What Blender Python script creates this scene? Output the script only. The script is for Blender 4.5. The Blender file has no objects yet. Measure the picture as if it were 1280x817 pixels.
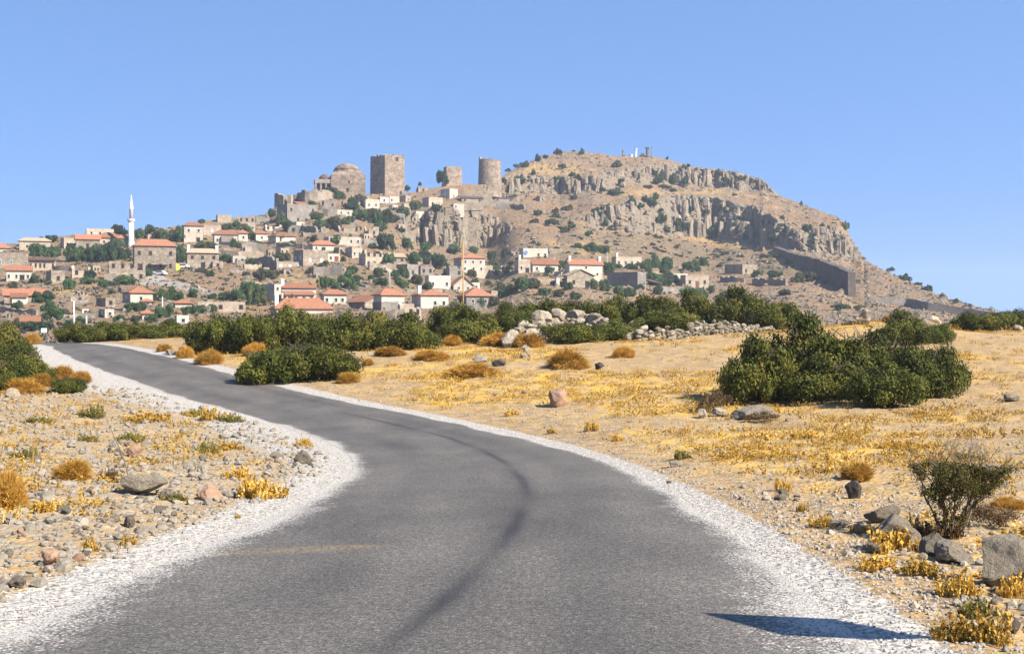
import bpy, math, random
import numpy as np
from math import radians, sin, cos, pi

# ------------------------------------------------------------------ camera, sky, sun, exposure
scene = bpy.context.scene
F = 1778.0            # focal length in photograph pixels
CX, CY = 640.0, 408.5
EYE = 1.6
cam_d = bpy.data.cameras.new('camera'); cam = bpy.data.objects.new('camera', cam_d)
scene.collection.objects.link(cam)
cam.location = (0, 0, EYE); cam.rotation_euler = (radians(90), 0, 0)
cam_d.sensor_width = 36.0; cam_d.lens = 36.0 * F / 1280.0
cam_d.clip_start = 0.1; cam_d.clip_end = 30000
scene.camera = cam

SUN_AZ = math.atan2(0.80, -0.60)      # direction towards the sun (x right, y away), measured from +Y
SUN_EL = radians(38)
world = bpy.data.worlds.new('World'); scene.world = world; world.use_nodes = True
wn = world.node_tree; wn.nodes.clear()
sky = wn.nodes.new('ShaderNodeTexSky'); sky.sky_type = 'NISHITA'; sky.sun_disc = False
sky.sun_elevation = SUN_EL; sky.sun_rotation = SUN_AZ
sky.altitude = 0; sky.air_density = 1.0; sky.dust_density = 0.0; sky.ozone_density = 4.0
tint = wn.nodes.new('ShaderNodeMixRGB'); tint.blend_type = 'MULTIPLY'; tint.inputs[0].default_value = 1.0
tint.inputs[2].default_value = (0.93, 1.0, 1.05, 1)
bg = wn.nodes.new('ShaderNodeBackground'); bg.inputs['Strength'].default_value = 0.112
out = wn.nodes.new('ShaderNodeOutputWorld')
tc = wn.nodes.new('ShaderNodeTexCoord'); mp = wn.nodes.new('ShaderNodeMapping')   # the whole dome a little clearer than the model's milky horizon
mp.inputs['Location'].default_value = (0, 0, .42)
wn.links.new(tc.outputs['Generated'], mp.inputs[0]); wn.links.new(mp.outputs[0], sky.inputs[0])
wn.links.new(sky.outputs[0], tint.inputs[1]); wn.links.new(tint.outputs[0], bg.inputs[0]); wn.links.new(bg.outputs[0], out.inputs[0])

sun_d = bpy.data.lights.new('sun', 'SUN'); sun = bpy.data.objects.new('sun', sun_d)
scene.collection.objects.link(sun)
sun_d.energy = 5.0; sun_d.angle = radians(0.53); sun_d.color = (1.0, 0.91, 0.76)
sx, sy, sz = sin(SUN_AZ) * cos(SUN_EL), cos(SUN_AZ) * cos(SUN_EL), sin(SUN_EL)
from mathutils import Vector
sun.rotation_euler = Vector((sx, sy, sz)).to_track_quat('Z', 'Y').to_euler()
sun.location = (50, -40, 60)
scene.view_settings.view_transform = 'Standard'; scene.view_settings.look = 'None'
scene.view_settings.exposure = 1.5; scene.view_settings.gamma = 1.0
scene.view_settings.use_curve_mapping = False
scene.cycles.diffuse_bounces = 2

# ------------------------------------------------------------------ helpers
C = scene.collection
R = random.Random(7)
NR = np.random.default_rng(7)

def link(o, parent=None):
    C.objects.link(o)
    if parent is not None: o.parent = parent
    return o
def tag(o, label=None, cat=None, group=None, kind=None):
    if label: o['label'] = label
    if cat: o['category'] = cat
    if group: o['group'] = group
    if kind: o['kind'] = kind
    return o
def empty(name, loc=(0, 0, 0), rz=0.0):
    o = bpy.data.objects.new(name, None); o.empty_display_size = 0.3
    o.location = loc; o.rotation_euler = (0, 0, rz); C.objects.link(o); return o
def mesh(name, V, Fc, mat=None, smooth=False):
    me = bpy.data.meshes.new(name)
    me.from_pydata([tuple(v) for v in V] if not isinstance(V, np.ndarray) else V.tolist(), [], Fc if isinstance(Fc, list) else Fc.tolist())
    if mat: me.materials.append(mat)
    if smooth: me.polygons.foreach_set('use_smooth', [True] * len(me.polygons))
    me.update(); return me
def obj(name, me, parent=None, loc=None, rot=None, scale=None):
    o = bpy.data.objects.new(name, me); link(o, parent)
    if loc is not None: o.location = loc
    if rot is not None: o.rotation_euler = rot
    if scale is not None: o.scale = scale
    return o
def mobj(name, V, Fc, mat, parent=None, smooth=False, **k):
    return obj(name, mesh(name, V, Fc, mat, smooth), parent, **k)
def fattr(me, name, vals):
    a = me.attributes.new(name, 'FLOAT', 'POINT'); a.data.foreach_set('value', np.asarray(vals, dtype=np.float32).ravel())
class MB:
    "collects boxes, prisms and tubes into one mesh"
    def __init__(s): s.v = []; s.f = []
    def add(s, V, Fc):
        n = len(s.v); s.v += [tuple(v) for v in V]; s.f += [tuple(i + n for i in f) for f in Fc]; return s
    def box(s, x0, x1, y0, y1, z0, z1):
        return s.add([(x0,y0,z0),(x1,y0,z0),(x1,y1,z0),(x0,y1,z0),(x0,y0,z1),(x1,y0,z1),(x1,y1,z1),(x0,y1,z1)],
                     [(0,3,2,1),(4,5,6,7),(0,1,5,4),(1,2,6,5),(2,3,7,6),(3,0,4,7)])
    def lathe(s, prof, n=16, c=(0, 0, 0)):
        V = []; Fc = []
        for r, z in prof:
            for k in range(n):
                a = 2 * pi * k / n; V.append((c[0] + r * cos(a), c[1] + r * sin(a), c[2] + z))
        for i in range(len(prof) - 1):
            for k in range(n):
                k2 = (k + 1) % n; Fc.append((i*n+k, i*n+k2, (i+1)*n+k2, (i+1)*n+k))
        Fc.append(tuple(range(n - 1, -1, -1))); Fc.append(tuple(range((len(prof)-1)*n, len(prof)*n)))
        return s.add(V, Fc)
    def tube(s, pts, rads, n=6):
        V = []; Fc = []; pts = [np.array(p, float) for p in pts]
        for i, p in enumerate(pts):
            d = pts[min(i+1, len(pts)-1)] - pts[max(i-1, 0)]; d = d / (np.linalg.norm(d) + 1e-9)
            u = np.cross(d, (0.31, 0.93, 0.2)); u /= np.linalg.norm(u) + 1e-9; w = np.cross(d, u)
            for k in range(n):
                a = 2*pi*k/n; V.append(p + rads[i] * (cos(a)*u + sin(a)*w))
        for i in range(len(pts)-1):
            for k in range(n):
                k2 = (k+1) % n; Fc.append((i*n+k, i*n+k2, (i+1)*n+k2, (i+1)*n+k))
        Fc.append(tuple(range(n-1, -1, -1))); Fc.append(tuple(range((len(pts)-1)*n, len(pts)*n)))
        return s.add(V, Fc)
    def build(s, name, mat, parent=None, smooth=False, **k):
        return mobj(name, s.v, s.f, mat, parent, smooth, **k)

def sstep(a, b, x):
    t = np.clip((np.asarray(x, float) - a) / (b - a), 0, 1); return t * t * (3 - 2 * t)
def _h(ix, iy, iz):
    n = (ix.astype(np.int64) * 374761393 + iy.astype(np.int64) * 668265263 + iz.astype(np.int64) * 1274126177) & 0xFFFFFFFF
    n = ((n ^ (n >> 13)) * 1274126177) & 0xFFFFFFFF
    n = ((n ^ (n >> 16)) * 2246822519) & 0xFFFFFFFF
    return ((n ^ (n >> 15)) & 0xFFFF) / 32767.5 - 1.0
def vnoise(x, y, z=0.0):
    x, y, z = np.broadcast_arrays(np.asarray(x, float), np.asarray(y, float), np.asarray(z, float))
    ix, iy, iz = np.floor(x), np.floor(y), np.floor(z); fx, fy, fz = x-ix, y-iy, z-iz
    fx, fy, fz = [t*t*(3-2*t) for t in (fx, fy, fz)]
    def L(dz):
        a = _h(ix, iy, iz+dz)*(1-fx) + _h(ix+1, iy, iz+dz)*fx
        b = _h(ix, iy+1, iz+dz)*(1-fx) + _h(ix+1, iy+1, iz+dz)*fx
        return a*(1-fy) + b*fy
    return L(0)*(1-fz) + L(1)*fz
def fbm(x, y, z=0.0, o=4):
    s = 0; a = 1.0; t = 0
    for i in range(o):
        s = s + a*vnoise(np.asarray(x)*2**i + 17*i, np.asarray(y)*2**i + 5*i, np.asarray(z)*2**i); t += a; a *= .5
    return s / t

# ------------------------------------------------------------------ materials
def new_mat(name):
    m = bpy.data.materials.new(name); m.use_nodes = True
    nt = m.node_tree; nt.nodes.clear()
    o = nt.nodes.new('ShaderNodeOutputMaterial'); b = nt.nodes.new('ShaderNodeBsdfPrincipled')
    nt.links.new(b.outputs[0], o.inputs[0]); b.inputs['Roughness'].default_value = 0.9
    b.inputs['Specular IOR Level'].default_value = 0.2
    return m, nt, b
ALB = .63      # overall reflectance of the palette below
class NT:
    def __init__(s, nt): s.nt = nt
    def n(s, t, **k):
        x = s.nt.nodes.new(t)
        for a, v in k.items(): setattr(x, a, v)
        return x
    def l(s, a, b): s.nt.links.new(a, b)
    def coord(s, scale=(1,1,1), kind='Object'):
        c = s.n('ShaderNodeTexCoord'); m = s.n('ShaderNodeMapping'); m.inputs['Scale'].default_value = scale
        s.l(c.outputs[kind], m.inputs[0]); return m.outputs[0]
    def noise(s, vec, scale, detail=4, rough=.6):
        x = s.n('ShaderNodeTexNoise'); x.inputs['Scale'].default_value = scale; x.inputs['Detail'].default_value = detail
        x.inputs['Roughness'].default_value = rough; s.l(vec, x.inputs['Vector']); return x.outputs['Fac']
    def voro(s, vec, scale, feature='F1', out='Color', rnd=1.0):
        x = s.n('ShaderNodeTexVoronoi'); x.feature = feature; x.inputs['Scale'].default_value = scale
        x.inputs['Randomness'].default_value = rnd; s.l(vec, x.inputs['Vector']); return x.outputs[out]
    def ramp(s, fac, stops):
        r = s.n('ShaderNodeValToRGB'); e = r.color_ramp.elements
        while len(e) < len(stops): e.new(0.5)
        for k, (p, c) in enumerate(stops):
            e[k].position = p; e[k].color = (c, c, c, 1) if not isinstance(c, tuple) else (*c, 1)
        s.l(fac, r.inputs[0]); return r.outputs[0]
    def mix(s, fac, a, b, mode='MIX'):
        m = s.n('ShaderNodeMixRGB', blend_type=mode)
        for i, v in ((0, fac), (1, a), (2, b)):
            if isinstance(v, (int, float)): m.inputs[i].default_value = v if i == 0 else (v, v, v, 1)
            elif isinstance(v, tuple): m.inputs[i].default_value = (*[c*ALB for c in v], 1)
            else: s.l(v, m.inputs[i])
        return m.outputs[0]
    def math(s, op, a, b=0.0, clamp=False):
        m = s.n('ShaderNodeMath', operation=op); m.use_clamp = clamp
        for i, v in ((0, a), (1, b)):
            if isinstance(v, (int, float)): m.inputs[i].default_value = v
            else: s.l(v, m.inputs[i])
        return m.outputs[0]
    def attr(s, name):
        a = s.n('ShaderNodeAttribute'); a.attribute_name = name; return a.outputs['Fac']
    def rnd(s): return s.n('ShaderNodeObjectInfo').outputs['Random']
    def bump(s, h, strength, dist, bsdf):
        b = s.n('ShaderNodeBump'); b.inputs['Strength'].default_value = strength; b.inputs['Distance'].default_value = dist
        s.l(h, b.inputs['Height']); s.l(b.outputs[0], bsdf.inputs['Normal'])

def mat_foliage(name, dark, light, warm):
    m, nt, b = new_mat(name); T = NT(nt)
    t = T.attr('tint'); c = T.mix(t, dark, light)
    c = T.mix(T.math('MULTIPLY', T.math('GREATER_THAN', t, 0.9), 0.6), c, warm)
    h = T.n('ShaderNodeHueSaturation'); T.l(c, h.inputs['Color'])
    mm = T.n('ShaderNodeMath', operation='MULTIPLY_ADD'); T.l(T.rnd(), mm.inputs[0]); mm.inputs[1].default_value = .45; mm.inputs[2].default_value = .8
    T.l(mm.outputs[0], h.inputs['Value']); T.l(h.outputs[0], b.inputs['Base Color'])
    b.inputs['Roughness'].default_value = .65; b.inputs['Specular IOR Level'].default_value = .15
    tr = T.n('ShaderNodeBsdfTranslucent'); T.l(h.outputs[0], tr.inputs[0])
    mx = T.n('ShaderNodeMixShader'); mx.inputs[0].default_value = .25
    o = [x for x in nt.nodes if x.type == 'OUTPUT_MATERIAL'][0]
    T.l(b.outputs[0], mx.inputs[1]); T.l(tr.outputs[0], mx.inputs[2]); T.l(mx.outputs[0], o.inputs[0])
    return m
def mat_stone(name, a, b_, c, scale=1.0, bump=.5, dist=.05, cell=None):
    m, nt, b = new_mat(name); T = NT(nt); v = T.coord()
    n1 = T.noise(v, 1.3*scale, 5); n2 = T.noise(v, 9*scale, 6, .7)
    col = T.mix(T.ramp(n1, [(.35, 0.), (.65, 1.)]), a, b_)
    col = T.mix(T.ramp(n2, [(.45, 0.), (.7, .8)]), col, c)
    hs = T.n('ShaderNodeHueSaturation'); mm = T.n('ShaderNodeMath', operation='MULTIPLY_ADD')
    T.l(T.rnd(), mm.inputs[0]); mm.inputs[1].default_value = .4; mm.inputs[2].default_value = .8
    T.l(mm.outputs[0], hs.inputs['Value']); T.l(col, hs.inputs['Color']); T.l(hs.outputs[0], b.inputs['Base Color'])
    T.bump(T.math('ADD', n2, T.math('MULTIPLY', n1, 2.0)), bump, dist, b)
    return m
def mat_wall(name, a, b_, stones=True, amount=.8, cell=1.6):
    "rubble masonry or plaster, seen from hundreds of metres"
    m, nt, b = new_mat(name); T = NT(nt); v = T.coord()
    vor = T.voro(T.coord((1,1,1.5)), cell); big = T.noise(v, .28, 4)
    g = T.n('ShaderNodeSeparateColor'); T.l(vor, g.inputs[0])
    f = T.ramp(g.outputs[0], [(.1, 0.), (.9, 1.)]) if stones else T.noise(v, 1.5, 5)
    col = T.mix(T.math('MULTIPLY', f, amount), a, b_)
    col = T.mix(T.ramp(big, [(.42, 0.), (.62, .55)]), col, tuple(x*.72 for x in b_))
    hs = T.n('ShaderNodeHueSaturation'); mm = T.n('ShaderNodeMath', operation='MULTIPLY_ADD')
    T.l(T.rnd(), mm.inputs[0]); mm.inputs[1].default_value = .3; mm.inputs[2].default_value = .85
    T.l(mm.outputs[0], hs.inputs['Value']); T.l(col, hs.inputs['Color']); T.l(hs.outputs[0], b.inputs['Base Color'])
    if stones: T.bump(T.voro(T.coord((1,1,1.5)), cell, 'DISTANCE_TO_EDGE', 'Distance'), .6, .15, b)
    return m
def mat_plain(name, col, rough=.7, var=.25, scale=6.0):
    m, nt, b = new_mat(name); T = NT(nt)
    n = T.noise(T.coord(), scale, 5)
    T.l(T.mix(n, tuple(x*(1-var) for x in col), tuple(min(1, x*(1+var)) for x in col)), b.inputs['Base Color'])
    b.inputs['Roughness'].default_value = rough; return m
def mat_tiles(name, a, b_):
    m, nt, b = new_mat(name); T = NT(nt); v = T.coord()
    w = T.n('ShaderNodeTexWave'); w.inputs['Scale'].default_value = 1.1; w.inputs['Distortion'].default_value = .4; T.l(v, w.inputs['Vector'])
    n = T.noise(v, .9, 5, .7); s = T.voro(v, 3.2); g = T.n('ShaderNodeSeparateColor'); T.l(s, g.inputs[0])
    col = T.mix(n, a, b_); col = T.mix(T.math('MULTIPLY', g.outputs[1], .45), col, tuple(x*.6 for x in a))
    col = T.mix(T.ramp(T.noise(v, .35, 3), [(.55, 0.), (.75, .4)]), col, (.36, .24, .17))
    hs = T.n('ShaderNodeHueSaturation'); mm = T.n('ShaderNodeMath', operation='MULTIPLY_ADD')
    T.l(T.rnd(), mm.inputs[0]); mm.inputs[1].default_value = .4; mm.inputs[2].default_value = .75
    T.l(mm.outputs[0], hs.inputs['Value']); T.l(col, hs.inputs['Color']); T.l(hs.outputs[0], b.inputs['Base Color'])
    T.bump(w.outputs['Fac'], .5, .08, b); return m

M = {}
M['bush'] = mat_foliage('evergreen_leaves', (.022, .034, .006), (.205, .22, .034), (.32, .21, .06))
M['bush_light'] = mat_foliage('yellow_green_leaves', (.05, .07, .012), (.15, .17, .03), (.20, .16, .04))
M['tree'] = mat_foliage('tree_leaves', (.030, .070, .028), (.12, .20, .066), (.18, .19, .08))
M['tree_dark'] = mat_foliage('dark_tree_leaves', (.024, .052, .028), (.075, .125, .056), (.10, .12, .05))
M['tree_olive'] = mat_foliage('olive_leaves', (.055, .062, .032), (.13, .13, .07), (.17, .14, .08))
M['tree_light'] = mat_foliage('light_tree_leaves', (.06, .09, .03), (.15, .19, .07), (.19, .19, .08))
M['scrub'] = mat_foliage('scrub_leaves', (.05, .055, .03), (.11, .105, .055), (.16, .12, .07))
M['cushion'] = mat_foliage('dry_cushion', (.38, .185, .03), (.80, .45, .08), (.62, .42, .16))
M['drybush'] = mat_foliage('dry_brush', (.10, .06, .03), (.22, .14, .07), (.28, .18, .08))
M['weed'] = mat_foliage('dry_yellow_weed', (.46, .26, .045), (.84, .52, .10), (.92, .68, .24))
M['weed_green'] = mat_foliage('olive_weed', (.14, .14, .035), (.34, .29, .08), (.5, .38, .1))
M['bark'] = mat_plain('bark', (.11, .085, .06), .9, .4, 14)
M['twig'] = mat_plain('twig', (.20, .15, .10), .9, .3, 20)
M['limestone'] = mat_stone('pale_boulder', (.50, .42, .32), (.31, .26, .20), (.60, .53, .42), 2.2, .8, .08)
M['rock'] = mat_stone('grey_rock', (.38, .325, .25), (.25, .215, .165), (.52, .455, .36), 3.0, .9, .06)
M['redrock'] = mat_stone('reddish_rock', (.42, .26, .17), (.36, .22, .15), (.5, .36, .27), 2.0)
M['darkrock'] = mat_stone('dark_rock', (.09, .075, .06), (.07, .06, .05), (.14, .12, .1), 2.0)
M['rubble'] = mat_stone('rubble_stone', (.42, .36, .28), (.28, .25, .21), (.54, .48, .40), 3.0)
M['cliff'] = mat_stone('cliff_rock', (.41, .33, .245), (.19, .16, .128), (.50, .425, .33), .3, 1.0, 1.0)
M['white'] = mat_wall('white_plaster', (.70, .635, .54), (.48, .42, .345), False, .9)
M['cream'] = mat_wall('cream_plaster', (.54, .45, .35), (.37, .305, .235), True, .8, 1.2)
M['stone'] = mat_wall('rubble_masonry', (.43, .355, .275), (.235, .195, .155), True, .9)
M['grey'] = mat_wall('grey_masonry', (.33, .295, .26), (.21, .19, .17), True, .8)
M['tower'] = mat_wall('tower_masonry', (.44, .34, .255), (.20, .155, .122), True, .9, 1.1)
M['citywall'] = mat_wall('shade_darkened_ashlar', (.19, .163, .14), (.11, .096, .086), True, .8, .8)  # colour darkened to deepen the shadow on the city wall's left face
M['concrete'] = mat_plain('concrete', (.52, .50, .47), .8, .15)
M['tile'] = mat_tiles('red_roof_tiles', (.36, .145, .08), (.44, .22, .135))
M['tantile'] = mat_tiles('old_tan_tiles', (.42, .32, .22), (.50, .39, .27))
M['flatroof'] = mat_plain('flat_roof', (.40, .35, .29), .9, .25, 1.0)
M['darkroof'] = mat_plain('dark_roof', (.14, .09, .075), .85, .3, 1.0)
M['pane'] = mat_plain('window_dark', (.028, .03, .036), .35, .2)
M['shutter'] = mat_plain('pale_shutter', (.70, .70, .70), .6, .1)
M['wood'] = mat_plain('weathered_wood', (.17, .09, .06), .8, .3)
M['reddoor'] = mat_plain('red_door', (.27, .06, .035), .7, .2)
M['bluepane'] = mat_plain('blue_grey_pane', (.14, .19, .27), .3, .1)
M['bluepaint'] = mat_plain('blue_paint', (.10, .25, .62), .5, .1)
M['whitepaint'] = mat_plain('white_paint', (.80, .80, .78), .5, .06)
M['minaret'] = mat_plain('minaret_plaster', (.80, .79, .76), .6, .05)
M['yellowpaint'] = mat_plain('yellow_paint', (.50, .33, .10), .6, .2)
M['yellowtarp'] = mat_plain('yellow_tarpaulin', (.75, .55, .05), .5, .12)
M['carpaint'] = mat_plain('car_paint', (.72, .74, .76), .3, .03)
M['tyre'] = mat_plain('tyre', (.02, .02, .02), .9, .2)
M['metal'] = mat_plain('grey_metal', (.35, .36, .37), .45, .1)
M['signred'] = mat_plain('sign_red', (.55, .03, .03), .45, .05)

# road
def mat_road():
    m, nt, b = new_mat('chip_seal_asphalt'); T = NT(nt); v = T.coord()
    chip = T.n('ShaderNodeSeparateColor'); T.l(T.voro(v, 58), chip.inputs[0])
    chip2 = T.noise(v, 26, 3, .7)
    big = T.noise(T.coord((1, .35, 1)), .8, 5, .55)
    s = T.ramp(chip.outputs[0], [(.0, .45), (.55, .9), (.85, 1.5), (1., 2.8)])
    base = T.mix(T.ramp(big, [(.3, 0.), (.7, 1.)]), (.072, .065, .058), (.140, .127, .112))
    base = T.mix(1.0, base, s, 'MULTIPLY')
    base = T.mix(T.ramp(chip2, [(.35, .0), (.7, .35)]), base, (.34, .31, .27))
    base = T.mix(T.math('MULTIPLY', T.attr('mark'), .95, True), base, (.035, .033, .034))
    base = T.mix(T.math('MULTIPLY', T.attr('stain'), T.ramp(chip2, [(.4, 0.), (.6, 1.)])), base, (.34, .25, .13))
    e = T.math('ADD', T.attr('edge'), T.math('MULTIPLY', T.math('SUBTRACT', T.noise(v, 2.2, 6, .75), .5), .9))
    e = T.math('ADD', e, T.math('MULTIPLY', T.math('SUBTRACT', chip.outputs[1], .5), .55))
    grav = T.mix(1.0, (.57, .535, .49), T.ramp(chip.outputs[2], [(0., .22), (.3, .75), (.6, 1.), (1., 1.2)]), 'MULTIPLY')
    base = T.mix(T.ramp(e, [(.44, 0.), (.60, 1.)]), base, grav)
    T.l(base, b.inputs['Base Color'])
    T.bump(T.voro(v, 62, 'F1', 'Distance'), .55, .012, b)
    b.inputs['Roughness'].default_value = .75; b.inputs['Specular IOR Level'].default_value = .3
    return m
M['road'] = mat_road()
def mat_ground():
    m, nt, b = new_mat('dry_stony_soil'); T = NT(nt); v = T.coord()
    n1 = T.noise(v, .35, 5); n2 = T.noise(v, 2.4, 6, .7); n3 = T.noise(v, 17, 4, .7)
    st = T.n('ShaderNodeSeparateColor'); T.l(T.voro(v, 13), st.inputs[0]); st2 = T.n('ShaderNodeSeparateColor'); T.l(T.voro(v, 34), st2.inputs[0])
    col = T.mix(T.ramp(n1, [(.35, 0.), (.65, 1.)]), (.43, .265, .098), (.53, .345, .148))
    col = T.mix(T.ramp(n2, [(.44, 0.), (.60, .95)]), col, (.235, .155, .08))
    col = T.mix(T.ramp(n3, [(.5, 0.), (.75, .45)]), col, (.54, .43, .28))
    col = T.mix(T.ramp(st.outputs[0], [(.86, 0.), (.9, .75)]), col, T.mix(st.outputs[1], (.27, .24, .20), (.62, .57, .49)))
    col = T.mix(T.ramp(st2.outputs[0], [(.82, 0.), (.86, .6)]), col, T.mix(st2.outputs[1], (.22, .19, .15), (.62, .57, .49)))
    # dry yellow plant litter
    yl = T.math('MULTIPLY', T.attr('yellow'), T.ramp(T.noise(v, 1.1, 6, .75), [(.44, 0.), (.56, .9)]))
    col = T.mix(yl, col, T.mix(n3, (.58, .33, .04), (.78, .50, .09)))
    # pale road gravel
    g = T.math('ADD', T.attr('gravel'), T.math('MULTIPLY', T.math('SUBTRACT', n2, .5), .9))
    g = T.math('ADD', g, T.math('MULTIPLY', T.math('SUBTRACT', st2.outputs[2], .5), .35))
    gc = T.mix(1.0, (.57, .535, .485), T.ramp(st2.outputs[1], [(0., .25), (.25, .75), (.6, 1.), (1., 1.18)]), 'MULTIPLY')
    col = T.mix(T.ramp(g, [(.40, 0.), (.55, 1.)]), col, gc)
    # grey stony ground on the left of the road
    r = T.math('MULTIPLY', T.attr('stony'), T.ramp(n2, [(.4, 0.), (.6, .7)]))
    col = T.mix(r, col, (.40, .355, .29))
    T.l(col, b.inputs['Base Color'])
    h = T.math('ADD', T.math('MULTIPLY', n2, .5), T.math('ADD', T.math('MULTIPLY', n3, .3), T.math('MULTIPLY', T.voro(v, 13, 'F1', 'Distance'), -.5)))
    T.bump(h, .8, .06, b); b.inputs['Roughness'].default_value = .95
    return m
M['ground'] = mat_ground()
def mat_hill():
    m, nt, b = new_mat('dry_hillside'); T = NT(nt); v = T.coord()
    n1 = T.noise(v, .035, 5); n2 = T.noise(v, .22, 6, .7); n3 = T.noise(v, .9, 4, .7)
    col = T.mix(T.ramp(n1, [(.38, 0.), (.62, 1.)]), (.37, .215, .10), (.28, .168, .085))
    col = T.mix(T.ramp(n2, [(.48, 0.), (.6, .85)]), col, (.22, .185, .145))
    col = T.mix(T.ramp(n3, [(.5, 0.), (.62, .75)]), col, (.40, .32, .23))
    col = T.mix(T.ramp(T.noise(v, .75, 3, .6), [(.58, 0.), (.66, .8)]), col, (.12, .115, .06))
    col = T.mix(T.math('MULTIPLY', T.attr('yellow'), T.ramp(n3, [(.3, .3), (.6, .9)])), col, (.50, .34, .14))
    col = T.mix(T.math('MULTIPLY', T.attr('scrub'), T.ramp(n2, [(.38, 0.), (.6, .8)])), col, (.15, .14, .075))
    rk = T.mix(T.ramp(n3, [(.35, 0.), (.65, 1.)]), (.20, .168, .13), (.36, .295, .22))
    col = T.mix(T.math('MULTIPLY', T.attr('rock'), T.ramp(n2, [(.25, .5), (.5, 1.)])), col, rk)
    pv = T.mix(n3, (.42, .40, .38), (.50, .48, .45)); col = T.mix(T.attr('paved'), col, pv)
    T.l(col, b.inputs['Base Color'])
    T.bump(T.math('ADD', n2, n3), 1.0, 1.0, b); return m
M['hill'] = mat_hill()

# ------------------------------------------------------------------ the lie of the land
_PY = [-30, -8, 0, 8, 16, 24, 32, 40, 50, 60, 68, 75, 84, 92, 100, 112, 130, 160, 200, 260]
_PZ = [1.1, .3, 0, -.32, -.65, -.95, -1.2, -1.32, -1.2, -.72, -.25, .12, .45, .55, .42, -.4, -2.6, -6, -9, -12]
_dy = np.linspace(-30, 260, 2901); _dz = np.interp(_dy, _PY, _PZ)
_k = np.ones(81) / 81; _dz = np.convolve(np.pad(_dz, 40, mode='edge'), _k, 'valid')
def prof(Y): return np.interp(Y, _dy, _dz)
def road_Y(py):
    "depth at which the road's long profile is seen at picture height py"
    ys = np.linspace(6, 92, 3000); q = CY + (EYE - prof(ys)) / ys * F
    return float(ys[np.argmin(np.abs(q - py))])
RIGHT_PX = [(1090,817),(1010,740),(945,685),(880,640),(820,603),(760,577),(700,558),(640,543),(570,528),(500,514),(420,499),(350,483),(290,467),(235,452),(190,441),(150,434),(128,430)]
LEFT_PX = [(-60,817),(0,787),(75,760),(169,717),(240,690),(319,654),(394,622),(448,594),(446,570),(420,554),(368,537),(308,516),(243,501),(184,485),(141,468),(98,452),(75,441),(52,430)]
def edge_world(pts):
    return [((px - CX) / F * road_Y(py), road_Y(py)) for px, py in pts]
def resample(P, n, smooth=3):
    P = np.array(P, float); d = np.r_[0, np.cumsum(np.hypot(*np.diff(P, axis=0).T))]
    t = np.linspace(0, d[-1], 400); Q = np.c_[np.interp(t, d, P[:,0]), np.interp(t, d, P[:,1])]
    for _ in range(smooth):
        Qp = np.pad(Q, ((6,6),(0,0)), mode='edge'); Q2 = sum(Qp[i:i+len(Q)] for i in range(13)) / 13; Q2[0] = Q[0]; Q2[-1] = Q[-1]; Q = Q2
    d = np.r_[0, np.cumsum(np.hypot(*np.diff(Q, axis=0).T))]; t = np.linspace(0, d[-1], n)
    return np.c_[np.interp(t, d, Q[:,0]), np.interp(t, d, Q[:,1])]
_L = edge_world(LEFT_PX); _Rt = edge_world(RIGHT_PX)
_L = [(-3.5, -16), (-3.45, 0)] + _L + [(-40.5, 105), (-58, 130), (-80, 150)]
_Rt = [(1.9, -16), (1.95, 0)] + _Rt + [(-35.5, 105), (-54, 133), (-77, 154)]
NRD = 760
LE = resample(_L, NRD); RE = resample(_Rt, NRD)
xL = lambda Y: np.interp(Y, LE[:,1], LE[:,0])
xR = lambda Y: np.interp(Y, RE[:,1], RE[:,0])
_poly = np.vstack([LE[::6], RE[::-6]])
def road_dist(x, y):
    "distance outside the carriageway (negative inside)"
    x = np.asarray(x, float); y = np.asarray(y, float); d = np.full(x.shape, 1e9); inside = np.zeros(x.shape, bool)
    n = len(_poly)
    for i in range(n):
        ax, ay = _poly[i]; bx, by = _poly[(i+1) % n]; ex, ey = bx-ax, by-ay
        t = np.clip(((x-ax)*ex + (y-ay)*ey) / (ex*ex+ey*ey+1e-12), 0, 1)
        d = np.minimum(d, np.hypot(x-ax-t*ex, y-ay-t*ey))
        c = ((ay > y) != (by > y)); inside ^= c & (x < ex*(y-ay)/(ey + (1e-12 if abs(ey) < 1e-12 else 0)) + ax)
    return np.where(inside, -d, d)
def G0(x, y):
    "smooth ground"
    z = prof(y); dr = np.maximum(0, x - xR(y)); dl = np.maximum(0, xL(y) - x)
    fade = sstep(-5, 20, y) * (1 - sstep(105, 150, y))
    z = z + 1.0*np.exp(-((x-2.4)/3.2)**2-((y-83)/3.)**2) + .85*np.exp(-((x-20.5)/4.5)**2-((y-79)/3.5)**2)     # rocky mounds
    return z + .95 * (1 - np.exp(-dr/17)) * fade + .12 * (1 - np.exp(-dl/5)) * fade
def G(x, y, d=None):
    x = np.asarray(x, float); y = np.asarray(y, float)
    if d is None: d = road_dist(x, y)
    k = sstep(.25, 2.2, d)
    left = (x < xL(y))
    z = G0(x, y) + k * (.10*fbm(x*.35, y*.35, 3.1) + np.where(left, .10, .075)*fbm(x*1.3, y*1.3, 9.2) + .035*fbm(x*4.1, y*4.1, 2.2, 2)) + sstep(.5, 3, d)*.22*fbm(x*.09, y*.09, 4.4, 3)
    z = z + sstep(.02, .5, d)*.02*vnoise(x*5, y*5)
    return z - .05*sstep(.25, .7, -d)
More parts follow.
